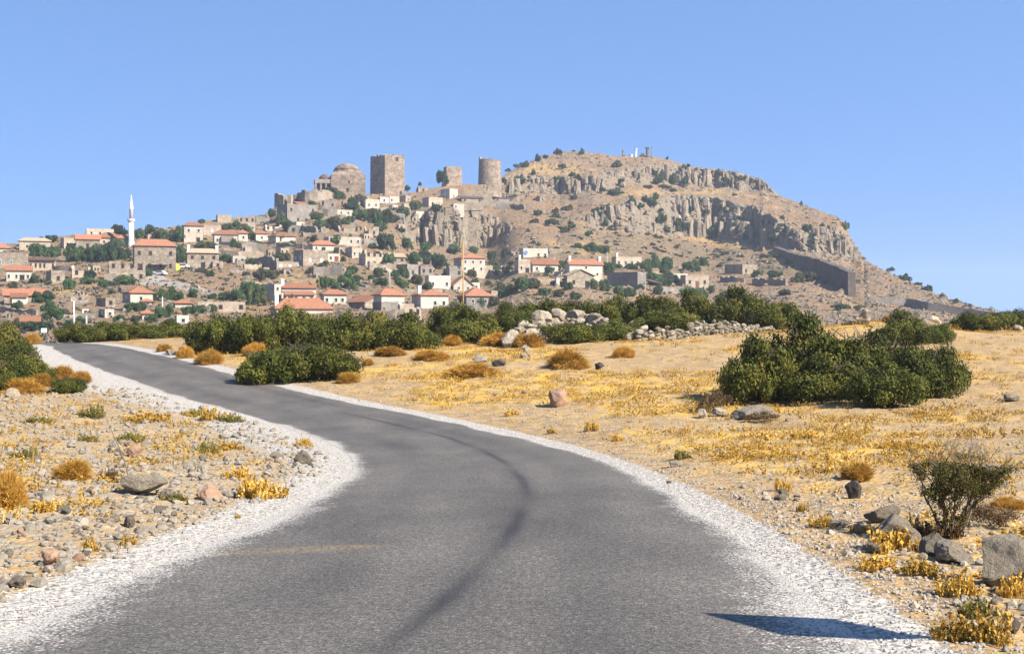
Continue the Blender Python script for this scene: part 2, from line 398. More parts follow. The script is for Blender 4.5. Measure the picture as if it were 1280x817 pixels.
def near(px, py, ymax=125):
    "point of the near ground seen at a picture position"
    ys = np.concatenate([np.linspace(5, 40, 500), np.linspace(40, ymax, 900)]); xs = (px-CX)/F*ys
    q = CY + (EYE - G(xs, ys, np.maximum(xs-xR(ys), xL(ys)-xs)*.85)) / ys * F
    i = np.argmax(q <= py)
    if q[i] > py: i = int(np.argmin(q))
    Y = ys[i]; x = xs[i]
    return np.array([x, Y, float(G(np.array([x]), np.array([Y]))[0])])
def at_depth(px, Y):
    x = (px-CX)/F*Y; return np.array([x, Y, float(G(np.array([x]), np.array([Y]))[0])])

# near ground sheet
def build_ground():
    rows = np.concatenate([np.linspace(-16, 4, 30, endpoint=False), np.geomspace(4, 250, 430)])
    u = np.linspace(-1, 1, 461); u = np.sign(u) * np.abs(u)**1.15
    half = 13 + .62*np.maximum(rows, 0)
    X = u[None,:]*half[:,None]; Y = np.repeat(rows[:,None], len(u), 1)
    d = road_dist(X, Y); Z = G(X, Y, d)
    far = sstep(150, 250, Y); Z = Z - 6*far
    V = np.c_[X.ravel(), Y.ravel(), Z.ravel()]; nc = len(u)
    i = np.arange((len(rows)-1)*(nc-1)); r, c = i//(nc-1), i % (nc-1); a = r*nc+c
    me = mesh('ground', V, np.c_[a, a+1, a+nc+1, a+nc], M['ground'], True)
    wl = np.interp(Y, [0, 8, 25, 35, 55, 75, 90], [.45, .55, 1.0, 2.2, 2.5, 1.6, 1.2])
    wr = np.interp(Y, [0, 8, 30, 60, 90], [.5, .5, .45, .7, .7])
    w = np.where(X < (xL(Y)+xR(Y))/2, wl, wr)
    fattr(me, 'gravel', 1 - sstep(.55, 1.35, d/w))
    left = (X < xL(Y))
    yl = np.where(left, .25, .25 + 1.0*sstep(-.1, .35, fbm(X*.16, Y*.16, 6.0, 3))) * sstep(.5, 2.5, d)
    fattr(me, 'yellow', yl)
    fattr(me, 'stony', np.where(left, 1.0, .35) * sstep(.5, 2, d) * (1 - .5*sstep(30, 60, Y)))
    o = obj('ground', me); tag(o, 'dry tan stony ground with yellow weeds on both sides of the road', 'ground', kind='structure')
build_ground()

def build_road():
    nu = 75; t = np.linspace(0, 1, nu); X = LE[:,0][:,None]*(1-t) + RE[:,0][:,None]*t; Y = LE[:,1][:,None]*(1-t) + RE[:,1][:,None]*t
    Z = prof(Y) + .005 + .035*np.sin(pi*t)[None,:]
    V = np.c_[X.ravel(), Y.ravel(), Z.ravel()]
    i = np.arange((NRD-1)*(nu-1)); r, c = i//(nu-1), i % (nu-1); a = r*nu+c
    me = mesh('road', V, np.c_[a, a+1, a+nu+1, a+nu], M['road'], True)
    wid = np.hypot(LE[:,0]-RE[:,0], LE[:,1]-RE[:,1])[:,None]
    dl = t[None,:]*wid; dr = (1-t)[None,:]*wid
    wob = .25*fbm(X*.5, Y*.5, 1.0, 3)
    eL = np.interp(Y, [0, 8, 20, 30, 45, 60], [.42, .42, .3, .18, .13, .13]); eR = np.interp(Y, [0, 8, 16, 30, 50, 90], [.5, .5, .26, .18, .14, .13])
    edge = np.maximum(np.exp(-np.maximum(dl+wob, 0)/eL), np.exp(-np.maximum(dr+wob, 0)/eR))
    fattr(me, 'edge', edge)
    # skid mark and the darker wheel tracks
    def world_line(P):
        return resample(edge_world(P), 160, 2)
    P = np.stack([CX + X/np.maximum(Y, 1)*F, CY + (EYE - Z)/np.maximum(Y, 1)*F], -1)
    sk = world_line([(478,817),(505,797),(560,755),(610,705),(645,660),(661,625),(652,600),(632,580),(600,563),(560,548),(500,533),(430,517)])
    dm = np.full(X.shape, 9.)
    for q in sk: dm = np.minimum(dm, np.hypot(X-q[0], (Y-q[1])*.8))
    mark = .78*np.exp(-(dm/.085)**2)*(.85+.2*vnoise(X*2, Y*2)) + .2*np.exp(-(dm/.28)**2)
    q = wid*t[None,:]
    for pos, wd, am in ((3.85, .42, .55), (1.30, .45, .42), (2.9, .22, .15)):
        mark = mark + am*np.exp(-((q-pos)/wd)**2)*(.6+.5*fbm(X*.4, Y*.15, 7.0, 3))
    mark = mark + .25*sstep(.1, .6, fbm(X*.7, Y*.25, 11., 4))
    fattr(me, 'mark', np.clip(mark, 0, 1))
    st = world_line([(285,692),(330,691),(380,690),(440,687)]); dm = np.full(X.shape, 9.)
    for s in st: dm = np.minimum(dm, np.hypot((X-s[0])*.5, Y-s[1]))
    fattr(me, 'stain', np.exp(-(dm/.16)**2))
    tag(obj('road', me), 'grey worn asphalt road curving left over the rise', 'road', kind='structure')
build_road()

# far plain, out to the horizon
mobj('plain', [(-2900,-2900,-30),(2900,-2900,-30),(2900,2900,-30),(-2900,2900,-30)], [(0,1,2,3)], M['hill'])
tag(bpy.data.objects['plain'], 'dry flat land far around the hill', 'plain', kind='structure')

# ------------------------------------------------------------------ the hill
TOP = [(-700,330),(-300,316),(-100,309),(0,306),(30,301),(100,294),(160,289),(210,284),(270,275),(325,270),(340,262),(350,254),(372,250),(395,243),(430,240),(460,243),(500,243),(520,240),(550,234),(580,229),(600,232),(625,222),(645,210),(665,201),(690,193),(705,189),(735,191),(800,196),(850,204),(880,209),(900,213),(935,219),(954,225),(972,242),(1000,255),(1040,268),(1052,275),(1064,298),(1080,325),(1100,335),(1150,358),(1200,378),(1245,391),(1300,400),(1420,408),(1700,414),(2000,420)]
RID = [(-700,520),(-100,500),(0,500),(160,520),(300,570),(345,610),(460,650),(600,690),(700,800),(850,800),(960,770),(1040,700),(1075,650),(1150,560),(1245,470),(1420,400),(2000,360)]
CLIFFS = [ [(498,284,290),(510,268,302),(530,262,306),(560,259,309),(600,262,310),(618,268,306),(636,282,290)],
           [(606,236,238),(622,222,244),(640,219,242),(700,220,243),(750,222,240),(790,231,232)],
           [(728,272,276),(745,260,286),(770,258,288),(800,250,291),(850,246,295),(900,248,300),(945,258,305),(985,284,310),(1010,288,314),(1040,284,320),(1062,296,323),(1080,320,323)],
           [(750,217,218),(770,212,222),(800,208,226),(850,207,232),(900,212,234),(945,219,239),(968,238,240)],
           [(574,250,252),(590,240,258),(602,238,260),(632,242,254),(650,248,250)] ]
COLS = np.concatenate([np.linspace(-700, -64, 60, endpoint=False), np.arange(-64, 1352, 2.0), np.linspace(1352, 2000, 60)])
NROW = 210
PYB = 433.0
def cliff_mask(px, py):
    m = np.zeros(np.broadcast(px, py).shape)
    for cl in CLIFFS:
        a = np.array(cl, float); t = np.interp(px, a[:,0], a[:,1], left=1e3, right=1e3); b = np.interp(px, a[:,0], a[:,2], left=-1e3, right=-1e3)
        m = np.maximum(m, sstep(-1.5, 1.5, py-t) * sstep(-1.5, 1.5, b-py))
    return m
def hill_grid():
    px = COLS[:,None]; top = np.interp(COLS, *np.array(TOP).T)[:,None] + 1.1*fbm(px*.09, 0.5, 0, 3)
    s = np.linspace(0, 1, NROW)[None,:]; py = PYB + (top-PYB)*s
    cm = cliff_mask(px + 4*vnoise(px*.12, py*.05), py + 3*fbm(px*.06, py*.03, 5., 3))
    cm = cm*(.86 + .14*sstep(-.3, .05, fbm(px*.035, py*.012, 6., 3)))
    w = 1 - .92*cm
    cum = np.cumsum(w, 1); cum = (cum - cum[:, :1]) / (cum[:, -1:] - cum[:, :1])
    kern = np.hanning(23)[1:-1]; kern /= kern.sum()
    cum = np.apply_along_axis(lambda a: np.convolve(np.pad(a, 10, mode='edge'), kern, 'valid'), 0, cum)
    yr = np.interp(COLS, *np.array(RID, float).T)[:,None]; y0 = np.interp(COLS, [-700,0,700,1300,2000],[215,215,225,235,240])[:,None]
    Y = y0 + (yr-y0)*cum**.95
    X = (px-CX)/F*Y; Z = EYE - (py-CY)/F*Y
    amp = sstep(0, .06, s)
    slope_n = .9*fbm(X*.05, Y*.05, 1., 4) + .45*fbm(X*.22, Y*.22, 2., 3)
    Z = Z + amp*slope_n*(1+.7*sstep(640, 800, px)*(py < 300))
    fl = fbm(px*.11, py*.035, 8., 4)
    blk = np.round(3.5*fbm(px*.085, py*.05, 4., 2))/3.5 + .5*np.round(3*vnoise(px*.21, py*.09, 2.))/3
    Y2 = Y + cm*(6*fl + 4.5*blk)
    k = Y2/Y; X = X*k; Z = EYE + (Z-EYE)*k; Y = Y2
    return px + 0*py, py, X, Y, Z, cm
HPX, HPY, HX, HY, HZ, HCM = hill_grid()
HQ = CY + (EYE - HZ)/HY*F        # picture height of every hill vertex
def hill(px, py):
    i = float(np.interp(px, COLS, np.arange(len(COLS)))); c = int(min(max(round(i), 0), len(COLS)-1))
    q = HQ[c]; r = int(np.argmax(q <= py))
    if q[r] > py: r = int(np.argmin(q))
    Y = HY[c, r]
    return np.array([(px-CX)/F*Y, Y, HZ[c, r]])
def in_poly(px, py, poly):
    ins = np.zeros(px.shape, bool); n = len(poly)
    for i in range(n):
        ax, ay = poly[i]; bx, by = poly[(i+1) % n]
        if ay == by: continue
        ins ^= ((ay > py) != (by > py)) & (px < (bx-ax)*(py-ay)/(by-ay)+ax)
    return ins
def build_hill():
    nc, nr = HX.shape
    bx, by, bz = [], [], []
    # the far side drops away behind the ridge; in front the foot runs down under the near ground
    def row(k, dz, j): return HX[:, j]*k, HY[:, j]*k, HZ[:, j]*1.0 + dz
    fr = [row(.62, -14, 0), row(.82, -7, 0)]; bk = [row(1.03, -1.5, -1), row(1.10, -10, -1), row(1.3, -45, -1), row(1.8, -125, -1)]
    X = np.c_[np.array([r[0] for r in fr]).T, HX, np.array([r[0] for r in bk]).T]
    Y = np.c_[np.array([r[1] for r in fr]).T, HY, np.array([r[1] for r in bk]).T]
    Z = np.c_[np.array([r[2] for r in fr]).T, HZ, np.array([r[2] for r in bk]).T]
    pad = lambda A: np.c_[A[:, :1], A[:, :1], A, A[:, -1:], A[:, -1:], A[:, -1:], A[:, -1:]]
    PX, PYv, CM = pad(HPX), pad(HPY), pad(HCM); NRr = X.shape[1]
    V = np.c_[X.ravel(), Y.ravel(), Z.ravel()]
    i = np.arange((nc-1)*(NRr-1)); r, c = i//(NRr-1), i % (NRr-1); a = r*NRr+c
    me = mesh('hill', V, np.c_[a, a+NRr, a+NRr+1, a+1], M['hill'], False)
    fattr(me, 'rock', np.clip(CM*1.2 + .45*sstep(640, 760, PX)*(PYv < 250)*sstep(-.1, .5, fbm(PX*.05, PYv*.08, 3., 3)), 0, 1))
    yel = np.zeros(PX.shape)
    for poly in ([(845,292),(900,300),(965,308),(980,316),(900,309),(850,298)], [(610,347),(700,347),(760,352),(700,357),(610,356)], [(340,341),(395,341),(440,352),(400,356),(345,352)],
                 [(620,222),(640,214),(690,206),(760,214),(700,220),(640,221)], [(770,240),(890,236),(960,244),(960,250),(880,244),(780,248)],
                 [(50,354),(110,366),(108,376),(60,368)], [(680,300),(780,310),(760,322),(690,312)]):
        yel = np.maximum(yel, in_poly(PX + 4*vnoise(PX*.1, PYv*.1), PYv + 3*vnoise(PX*.08, PYv*.1, 3), poly)*.8)
    fattr(me, 'yellow', yel)
    sc = np.zeros(PX.shape)
    for poly in ([(680,262),(745,282),(830,296),(905,312),(980,326),(1000,345),(900,334),(800,318),(740,305),(690,285)], [(400,336),(530,340),(530,362),(400,364)], [(640,305),(1000,318),(1000,345),(640,335)]):
        sc = np.maximum(sc, in_poly(PX + 6*vnoise(PX*.07, PYv*.1), PYv + 4*vnoise(PX*.06, PYv*.1, 3), poly)*.75)
    fattr(me, 'scrub', sc)
    fattr(me, 'paved', np.maximum(in_poly(PX, PYv, [(168,339),(204,338),(206,346),(240,356),(275,362),(260,366),(215,358),(172,353)])*.75, 0))
    o = obj('hill', me); tag(o, 'dry rocky hill with the village and crags on it', 'hill', kind='structure')
    return o
HILL = build_hill()

# crags: upright jointed pillars of rock along the cliff bands, pieces of the hill
def pillar_mesh(rng, n=7):
    a0 = rng.uniform(0, 6.28); ang = [a0 + 2*pi*k/n + rng.uniform(-.25, .25) for k in range(n)]
    rad = [rng.uniform(.75, 1.15) for _ in range(n)]
    V = []; Fc = []; lev = [(-.25, 1.12), (0, 1.06), (.3, rng.uniform(.9, 1.05)), (.33, rng.uniform(.8, 1.0)), (.62, rng.uniform(.8, 1.0)), (.66, rng.uniform(.65, .95)), (.96, rng.uniform(.6, .9)), (1.0, rng.uniform(.5, .8))]
    ox = oy = 0
    for j, (z, s) in enumerate(lev):
        ox += rng.uniform(-.08, .08); oy += rng.uniform(-.06, .06)
        for k in range(n):
            f = s*rad[k]*rng.uniform(.92, 1.08)
            V.append((ox+f*cos(ang[k]), oy+f*sin(ang[k]), z + (rng.uniform(-.06, .06) if j else 0)))
    for j in range(len(lev)-1):
        for k in range(n):
            k2 = (k+1) % n; Fc.append((j*n+k, j*n+k2, (j+1)*n+k2, (j+1)*n+k))
    Fc.append(tuple((len(lev)-1)*n+k for k in range(n)))
    return mesh('rock_pillar', V, Fc, M['cliff'])
PILLARS = [pillar_mesh(R) for _ in range(14)]
def build_crags():
    rng = random.Random(3)
    for ci, cl in enumerate(CLIFFS):
        a = np.array(cl, float); x = a[0,0]
        while x < a[-1,0]:
            t = np.interp(x, a[:,0], a[:,1]); b = np.interp(x, a[:,0], a[:,2]); hgt = b - t
            w = rng.uniform(2.6, 7.5)*(1.3 if ci in (0, 2) else 1)
            if hgt < 5: x += 3; continue
            tiers = 2 if hgt > 30 and rng.random() < .75 else 1
            for q in range(tiers):
                if rng.random() < .15: continue
                bb = b - q*hgt*.5 + rng.uniform(-1, 3); tt = bb - hgt/tiers*rng.uniform(.75, 1.2)
                if q == tiers-1: tt = t + rng.uniform(-2, 5)
                p = hill(x, min(bb, b+2)); pt = hill(x, (bb+tt)/2)
                Y = min(p[1], pt[1]); Y = (p[1]+pt[1])/2 - rng.uniform(-2.5, 2.0)
                s = Y/F; z0 = EYE - (bb-CY)*s; hh = min(max(2.0, (bb-tt)*s), w*s*3.6)
                o = obj('rock_pillar', rng.choice(PILLARS), HILL, ((x-CX)*s, Y+1, z0-1), (rng.uniform(-.08, .08), rng.uniform(-.14, .14), rng.uniform(0, 6.28)),
                        (w*s*.62, w*s*.62*rng.uniform(.8, 1.5), hh+1))
            x += w*rng.uniform(.85, 1.5)
    # outcrops strewn over the upper slope
    for _ in range(130):
        x = rng.uniform(640, 1070); top = np.interp(x, *np.array(TOP).T); y = rng.uniform(top+1, top+110*rng.random()+4)
        if y > 330: continue
        p = hill(x, y); s = p[1]/F; w = rng.uniform(1.2, 3.6)
        obj('rock_outcrop', rng.choice(PILLARS), HILL, (p[0], p[1]+1, p[2]-.3), (rng.uniform(-.3, .3), rng.uniform(-.3, .3), rng.uniform(0, 6.28)), (w*s, w*s, rng.uniform(1.2, 4)*s))
build_crags()

# loose rock and tufts all over the hillside, too many and too small to count
def hill_litter():
    g = np.random.default_rng(15); nc, nr = HX.shape
    def pick(n, pxr):
        c = g.integers(0, nc-1, n*3); r = g.integers(3, nr-1, n*3); fx, fy = g.random(n*3), g.random(n*3)
        ok = (COLS[c] > pxr[0]) & (COLS[c] < pxr[1]); c, r, fx, fy = [a[ok][:n] for a in (c, r, fx, fy)]
        L = lambda A: (A[c,r]*(1-fx)+A[c+1,r]*fx)*(1-fy) + (A[c,r+1]*(1-fx)+A[c+1,r+1]*fx)*fy
        return L(HX), L(HY), L(HZ), COLS[c], L(HPY)
    O = np.array([(1,0,0),(-1,0,0),(0,1,0),(0,-1,0),(0,0,1),(0,0,-1)], float); OF = np.array([(0,2,4),(2,1,4),(1,3,4),(3,0,4),(2,0,5),(1,2,5),(3,1,5),(0,3,5)])
    X, Y, Z, px, py = pick(9500, (-60, 1300)); m = len(X)
    S = (.25 + .9*g.random(m)**3)*(1+.6*(px > 640)); J = O[None]*S[:,None,None]*g.uniform(.6, 1.35, (m, 6, 1)) + .12*S[:,None,None]*g.normal(size=(m, 6, 3)); J[:,:,2] *= .75
    a = g.uniform(0, 6.28, m); c, s = np.cos(a)[:,None], np.sin(a)[:,None]; V = np.stack([J[:,:,0]*c-J[:,:,1]*s, J[:,:,0]*s+J[:,:,1]*c, J[:,:,2]], -1) + np.stack([X, Y, Z], -1)[:,None,:]
    o = obj('loose_rock', mesh('loose_rock', V.reshape(-1, 3), (OF[None]+(np.arange(m)*6)[:,None,None]).reshape(-1, 3), M['cliff'])); tag(o, 'loose grey rock littering the hillside', 'rubble', kind='stuff')
    X, Y, Z, px, py = pick(11000, (-60, 1300)); d = fbm(X*.03, Y*.03, 5., 3); k = g.random(len(X)) < .30 + .8*sstep(-.1, .35, d); X, Y, Z = X[k], Y[k], Z[k]; m = len(X); q = 9
    S = (.30 + .7*g.random(m)**2); C0 = g.normal(size=(m, q, 3))*.45; C0[:,:,2] = np.abs(C0[:,:,2])*.7; C0 = C0*S[:,None,None] + np.stack([X, Y, Z], -1)[:,None,:]
    u = g.normal(size=(m, q, 3)); u /= np.linalg.norm(u, axis=-1)[...,None]; v = np.cross(u, g.normal(size=(m, q, 3))); v /= np.linalg.norm(v, axis=-1)[...,None]; r = (S*.42)[:,None,None]
    V = np.stack([C0-u*r, C0+v*r*.7, C0+u*r, C0-v*r*.7], 2).reshape(-1, 3)
    me = mesh('hillside_tufts', V, np.arange(len(V)).reshape(-1, 4), M['scrub']); fattr(me, 'tint', np.repeat(np.clip(g.uniform(0, .8, m)[:,None]+g.uniform(-.1, .2, (m, q)), 0, 1).ravel(), 4))
    tag(obj('hillside_tufts', me), 'small olive tufts dotted over the hillside', 'tufts', kind='stuff')
hill_litter()

# ------------------------------------------------------------------ village buildings
LANDMARKS = []       # (px, py, phrase) used when other things say what they stand beside
def unit_box(mat, name):
    return mesh(name, *(lambda b: (b.v, b.f))(MB().box(-.5, .5, 0, 1, 0, 1)), mat)
def frame_mesh(mat):
    b = MB(); w, h, t = .5, 1.0, .09
    b.box(-w, -w+t, -.09, .02, 0, h).box(w-t, w, -.09, .02, 0, h).box(-w+t, w-t, -.09, .02, h-t, h).box(-w-.06, w+.06, -.13, .02, -.07, 0)
    return mesh('window', b.v, b.f, mat)
WIN = {k: frame_mesh(M[m]) for k, m in (('w', 'whitepaint'), ('d', 'wood'), ('c', 'concrete'))}
_pb = MB().box(-.42, .42, -.035, .015, .0, .92)
PANE = {k: mesh('pane', _pb.v, _pb.f, M[m]) for k, m in (('dark', 'pane'), ('pale', 'shutter'), ('blue', 'bluepane'))}
_db = MB().box(-.5, .5, -.07, .02, 0, 1).box(-.58, -.5, -.1, .02, 0, 1.04).box(.5, .58, -.1, .02, 0, 1.04)
DOOR = {k: mesh('door', _db.v, _db.f, M[m]) for k, m in (('w', 'wood'), ('r', 'reddoor'), ('d', 'pane'), ('p', 'shutter'))}
_cb = MB().box(-.5, .5, -.5, .5, 0, .86).box(-.6, .6, -.6, .6, .86, 1)
CHIM = mesh('chimney', _cb.v, _cb.f, M['whitepaint'])

def add_window(parent, x, z, w, h, frame='w', pane='dark', side=False, d=0):
    o = obj('window', WIN[frame], parent, scale=(w, 1.2, h))
    if side: o.location = (-d[0], d[1], z); o.rotation_euler = (0, 0, -pi/2)
    else: o.location = (x, 0, z)
    obj('pane', PANE[pane], o)
    return o
def jag(n, rng, lo=.55, hi=1.0):
    v = []; c = rng.uniform(lo, hi)
    for _ in range(n):
        if rng.random() < .45: c = rng.uniform(lo, hi)
        v.append(c)
    return v
def house(name, label, ref, x0, xc, x1, yb, ye, yt, kind, wall, win=(2, 1), door=None, chim=0, roof=None, wf='w', pane='dark', sidewin=0, cat='house', ang=None, group='village houses on the hillside', seed=None):
    """x0..xc is the shaded left side, xc..x1 the front; yb ground, ye eaves, yt ridge (picture positions)."""
    rng = random.Random(int(x0*31+yb*7)); p = hill(xc, yb); Y = p[1]; s = Y/F
    k = (xc-x0)/(x1-x0)
    a = radians(ang) if ang is not None else (radians(3) if k < .04 else radians(20) if k < .3 else radians(33) if k < .52 else radians(47))
    w = (x1-xc)*s/cos(a); d = 6.5 if k < .04 else max(4.0, min(14, (xc-x0)*s/sin(a)))
    h = (yb-ye)*s; rh = max(0, (ye-yt)*s); fd = 3.5
    rt = empty(name, (p[0] + w/2*cos(a), Y + w/2*sin(a), EYE - (yb-CY)*s), a)
    tag(rt, label, cat, group)
    if ref: LANDMARKS.append(((x0+x1)/2, (yb+yt)/2, ref, (x1-x0)/2, (yb-yt)/2))
    W = M[wall]; b = MB()
    if kind in ('h', 'g', 'b', 'p', 's'):
        b.box(-w/2, w/2, 0, d, -fd, h)
        if kind == 'p': b.add([(-w/2, .0, h), (w/2, .0, h), (0, .0, h+rh-.1), (-w/2, d, h), (w/2, d, h), (0, d, h+rh-.1)], [(0,1,2), (5,4,3)])
        if kind == 'g': b.add([(-w/2, 0, h), (-w/2, d, h), (-w/2, d/2, h+rh-.1), (w/2, 0, h), (w/2, d, h), (w/2, d/2, h+rh-.1)], [(0,2,1), (3,4,5)])
        b.build('wall', W, rt)
        r = MB(); o = .45; t = .22; rm = M[roof or 'tile']
        if kind == 'h':
            i = min(w, d)*.42; base = [(-w/2-o, -o, h), (w/2+o, -o, h), (w/2+o, d+o, h), (-w/2-o, d+o, h)]
            if w >= d: rid = [(-w/2+i, d/2, h+rh), (w/2-i, d/2, h+rh)]; fc = [(4,5,9,8), (5,6,9), (6,7,8,9), (7,4,8)]
            else: rid = [(0, i, h+rh), (0, d-i, h+rh)]; fc = [(4,5,8), (5,6,9,8), (6,7,9), (7,4,8,9)]
            V = base + [(x, y, z+t) for x, y, z in base] + [(x, y, z+t) for x, y, z in rid]
            r.add(V, [(3,2,1,0), (0,1,5,4), (1,2,6,5), (2,3,7,6), (3,0,4,7)] + fc)
        elif kind == 'g':
            for sg, ya, yb_ in ((1, -o, d/2), (-1, d+o, d/2)):
                za = h - o*rh/(d/2); V = [(-w/2-o, ya, za), (w/2+o, ya, za), (w/2+o, yb_, h+rh), (-w/2-o, yb_, h+rh)]
                V += [(x, y, z+t) for x, y, z in V]; Fc = [(3,2,1,0), (4,5,6,7), (0,1,5,4), (1,2,6,5), (2,3,7,6), (3,0,4,7)]
                r.add(V, Fc if sg > 0 else [f[::-1] for f in Fc])
        elif kind == 'p':
            for sg in (-1, 1):
                za = h - o*rh/(w/2); V = [(sg*(w/2+o), -o, za), (0, -o, h+rh), (0, d+o, h+rh), (sg*(w/2+o), d+o, za)]
                V += [(x, y, z+t) for x, y, z in V]; Fc = [(0,1,2,3), (7,6,5,4), (4,5,1,0), (5,6,2,1), (6,7,3,2), (7,4,0,3)]
                r.add(V, Fc if sg < 0 else [f[::-1] for f in Fc])
        elif kind == 's':      # single slope, falling to the front
            V = [(-w/2-o, -o, h-.1), (w/2+o, -o, h-.1), (w/2+o, d+o, h+rh), (-w/2-o, d+o, h+rh)]; V += [(x, y, z+t) for x, y, z in V]
            r.add(V, [(3,2,1,0), (4,5,6,7), (0,1,5,4), (1,2,6,5), (2,3,7,6), (3,0,4,7)])
        if kind != 'b': ro = r.build('roof', rm, rt)
        else: ro = rt
        for c in range(chim):
            cx = (-w/2+.5 if c == 0 else w/2-.5)
            obj('chimney', CHIM, ro, (cx, d*.35, h+.05), scale=(.8, .8, rh+1.1))
    elif kind == 'f':
        b.box(-w/2, w/2, 0, d, -fd, h-.35); t = .3
        b.box(-w/2, w/2, 0, t, h-.35, h).box(-w/2, w/2, d-t, d, h-.35, h).box(-w/2, -w/2+t, t, d-t, h-.35, h).box(w/2-t, w/2, t, d-t, h-.35, h)
        b.build('wall', W, rt)
        ro = MB().box(-w/2+t+.02, w/2-t-.02, t+.02, d-t-.02, h-.34, h-.2).build('roof', M['flatroof'], rt)
        for c in range(chim): obj('chimney', CHIM, ro, (-w/2+.7 if c == 0 else w/2-.7, .8, h-.3), scale=(.7, .7, 1.8))
    elif kind == 'r':        # roofless ruin, broken wall tops
        t = .7
        def side(xa, ya, xb, yb_, nx, ny):
            n = max(3, int(math.hypot(xb-xa, yb_-ya)/1.3)); J = jag(n+1, rng, .5, 1.05)
            for q in range(n):
                f0, f1 = q/n, (q+1)/n; P0 = (xa+(xb-xa)*f0, ya+(yb_-ya)*f0); P1 = (xa+(xb-xa)*f1, ya+(yb_-ya)*f1)
                V = [(P0[0], P0[1], -fd), (P1[0], P1[1], -fd), (P1[0]+nx*t, P1[1]+ny*t, -fd), (P0[0]+nx*t, P0[1]+ny*t, -fd)]
                V += [(V[0][0], V[0][1], h*J[q]), (V[1][0], V[1][1], h*J[q+1]), (V[2][0], V[2][1], h*J[q+1]*.98), (V[3][0], V[3][1], h*J[q]*.98)]
                b.add(V, [(4,5,6,7), (0,1,5,4), (2,3,7,6), (1,2,6,5), (3,0,4,7)])
        side(-w/2, 0, w/2, 0, 0, 1); side(-w/2, d, -w/2, t, 1, 0); side(w/2-t, t, w/2-t, d, 1, 0); side(-w/2+t, d, w/2-t, d, 0, -1)
        b.build('wall', W, rt)
    nc, nr = win
    sh = h/max(nr, 1)
    for j in range(nr):
        for c in range(nc):
            x = -w/2 + w*(c+.5)/nc + (rng.uniform(-.2, .2) if kind != 'r' else 0)
            if door and j == 0 and c == nc//2: continue
            ww = min(.85, w/nc*.42); wh = min(1.15, sh*.4)
            if rng.random() < .22: continue
            add_window(rt, x, sh*j + sh*.30, ww, wh, wf, pane)
    if door:
        x = -w/2 + w*(nc//2+.5)/max(nc, 1) if nc else rng.uniform(-.2, .2)*w
        obj('door', DOOR[door], rt, (x, 0, -.3), scale=(1.1, 1, min(2.3, h*.8)))
    for c in range(sidewin):
        add_window(rt, 0, h*.45, .9, min(1.2, h*.35), wf, pane if pane != 'dark' else 'pale', True, (w/2, d*(c+.5)/max(sidewin, 1)))
    return rt, w, d, h, s

H = house
H('house', 'white cottage with red tiled roof cut by the left picture edge', None, -14, -12, 9, 317, 310, 304, 'h', 'white', (2,1))
H('house', 'flat roofed grey brown house with two blue grey windows near left edge', 'the flat grey house with two blue windows', -8, -6, 31, 335, 315.5, 315, 'f', 'stone', (3,1), pane='blue')
rt, w, d, h, s = H('house', 'cream house with dark open veranda band under its flat roof', 'the house with the dark veranda band', 28, 36, 66, 339, 321, 320, 'f', 'cream', (6,1), wf='d')
MB().box(-w/2-.1, w/2+.1, -.9, .3, h*.78, h*.98).build('veranda_roof', M['darkroof'], rt)
H('house', 'low white house with narrow red roof below the two blue windows', None, 3, 8, 36, 352, 337, 332, 'g', 'white', (4,1), door='d')
H('house', 'beige house with low tan hipped roof on the left skyline', 'the beige tan-roofed skyline house', 19, 24, 59, 313, 301, 297, 'h', 'cream', (2,1), roof='tantile')
H('stone_hut', 'square stone block house with broad shaded left side', 'the square stone block house', 51, 64, 78, 355, 338, 337, 'f', 'stone', (1,1), wf='d', cat='hut')
H('house', 'small pale cube house with dark side on the left skyline', None, 71, 80, 95, 311, 297, 296, 'f', 'cream', (2,1))
H('house', 'long stone house under a red roof in the skyline row', None, 92, 95, 122, 312, 298, 293, 'g', 'stone', (3,1), wf='d')
H('house', 'cream house with red hipped roof in the skyline row left of minaret', 'the red hipped house left of the minaret', 121, 124, 146, 306, 297, 290.5, 'h', 'cream', (2,1))
H('house', 'small red roofed house touching the foot of the minaret', None, 145, 148, 160, 308, 298, 292, 'h', 'cream', (1,1))
H('house', 'flat roofed beige house behind the red roofs on left skyline', None, 105, 108, 139, 296, 285.5, 285, 'f', 'cream', (3,1))
rt, w, d, h, s = H('stone_hall', 'large stone hall with red hipped roof beside the minaret', 'the large red-roofed stone hall', 160, 168, 216, 338.5, 307, 298.5, 'h', 'stone', (4,2), wf='d')
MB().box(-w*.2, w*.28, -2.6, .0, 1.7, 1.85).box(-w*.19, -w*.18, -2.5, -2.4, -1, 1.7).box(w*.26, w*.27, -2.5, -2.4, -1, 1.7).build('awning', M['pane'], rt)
H('ruined_house', 'roofless stone ruin with a row of window holes below the minaret', 'the roofless ruin below the minaret', 133, 136, 178, 351, 325, 324, 'r', 'stone', (4,2), wf='d', cat='ruin')
H('ruined_house', 'roofless beige ruin right of the dark veranda house', None, 87, 90, 111, 348, 330, 329, 'r', 'cream', (2,1), wf='d', cat='ruin')
H('house', 'white house with red hipped roof and wide shaded side, below the ruin', 'the white red-hipped house below the ruin', 146, 163, 187, 379, 366, 358, 'h', 'white', (1,1), sidewin=1)
H('stone_hut', 'small flat stone hut on the slope left of the white red roofed house', None, 120, 132, 141, 383.5, 372, 371, 'f', 'stone', (1,1), wf='d', cat='hut')
H('hut', 'tiny white hut with dark side just above the front bushes', 'the tiny white hut', 121, 131, 141, 397.5, 386, 385, 'f', 'white', (1,1), sidewin=1, cat='hut')
H('house', 'tiny white house with red roof among trees above the front bushes', None, 177, 178, 189, 400, 392, 388, 'h', 'white', (1,1))
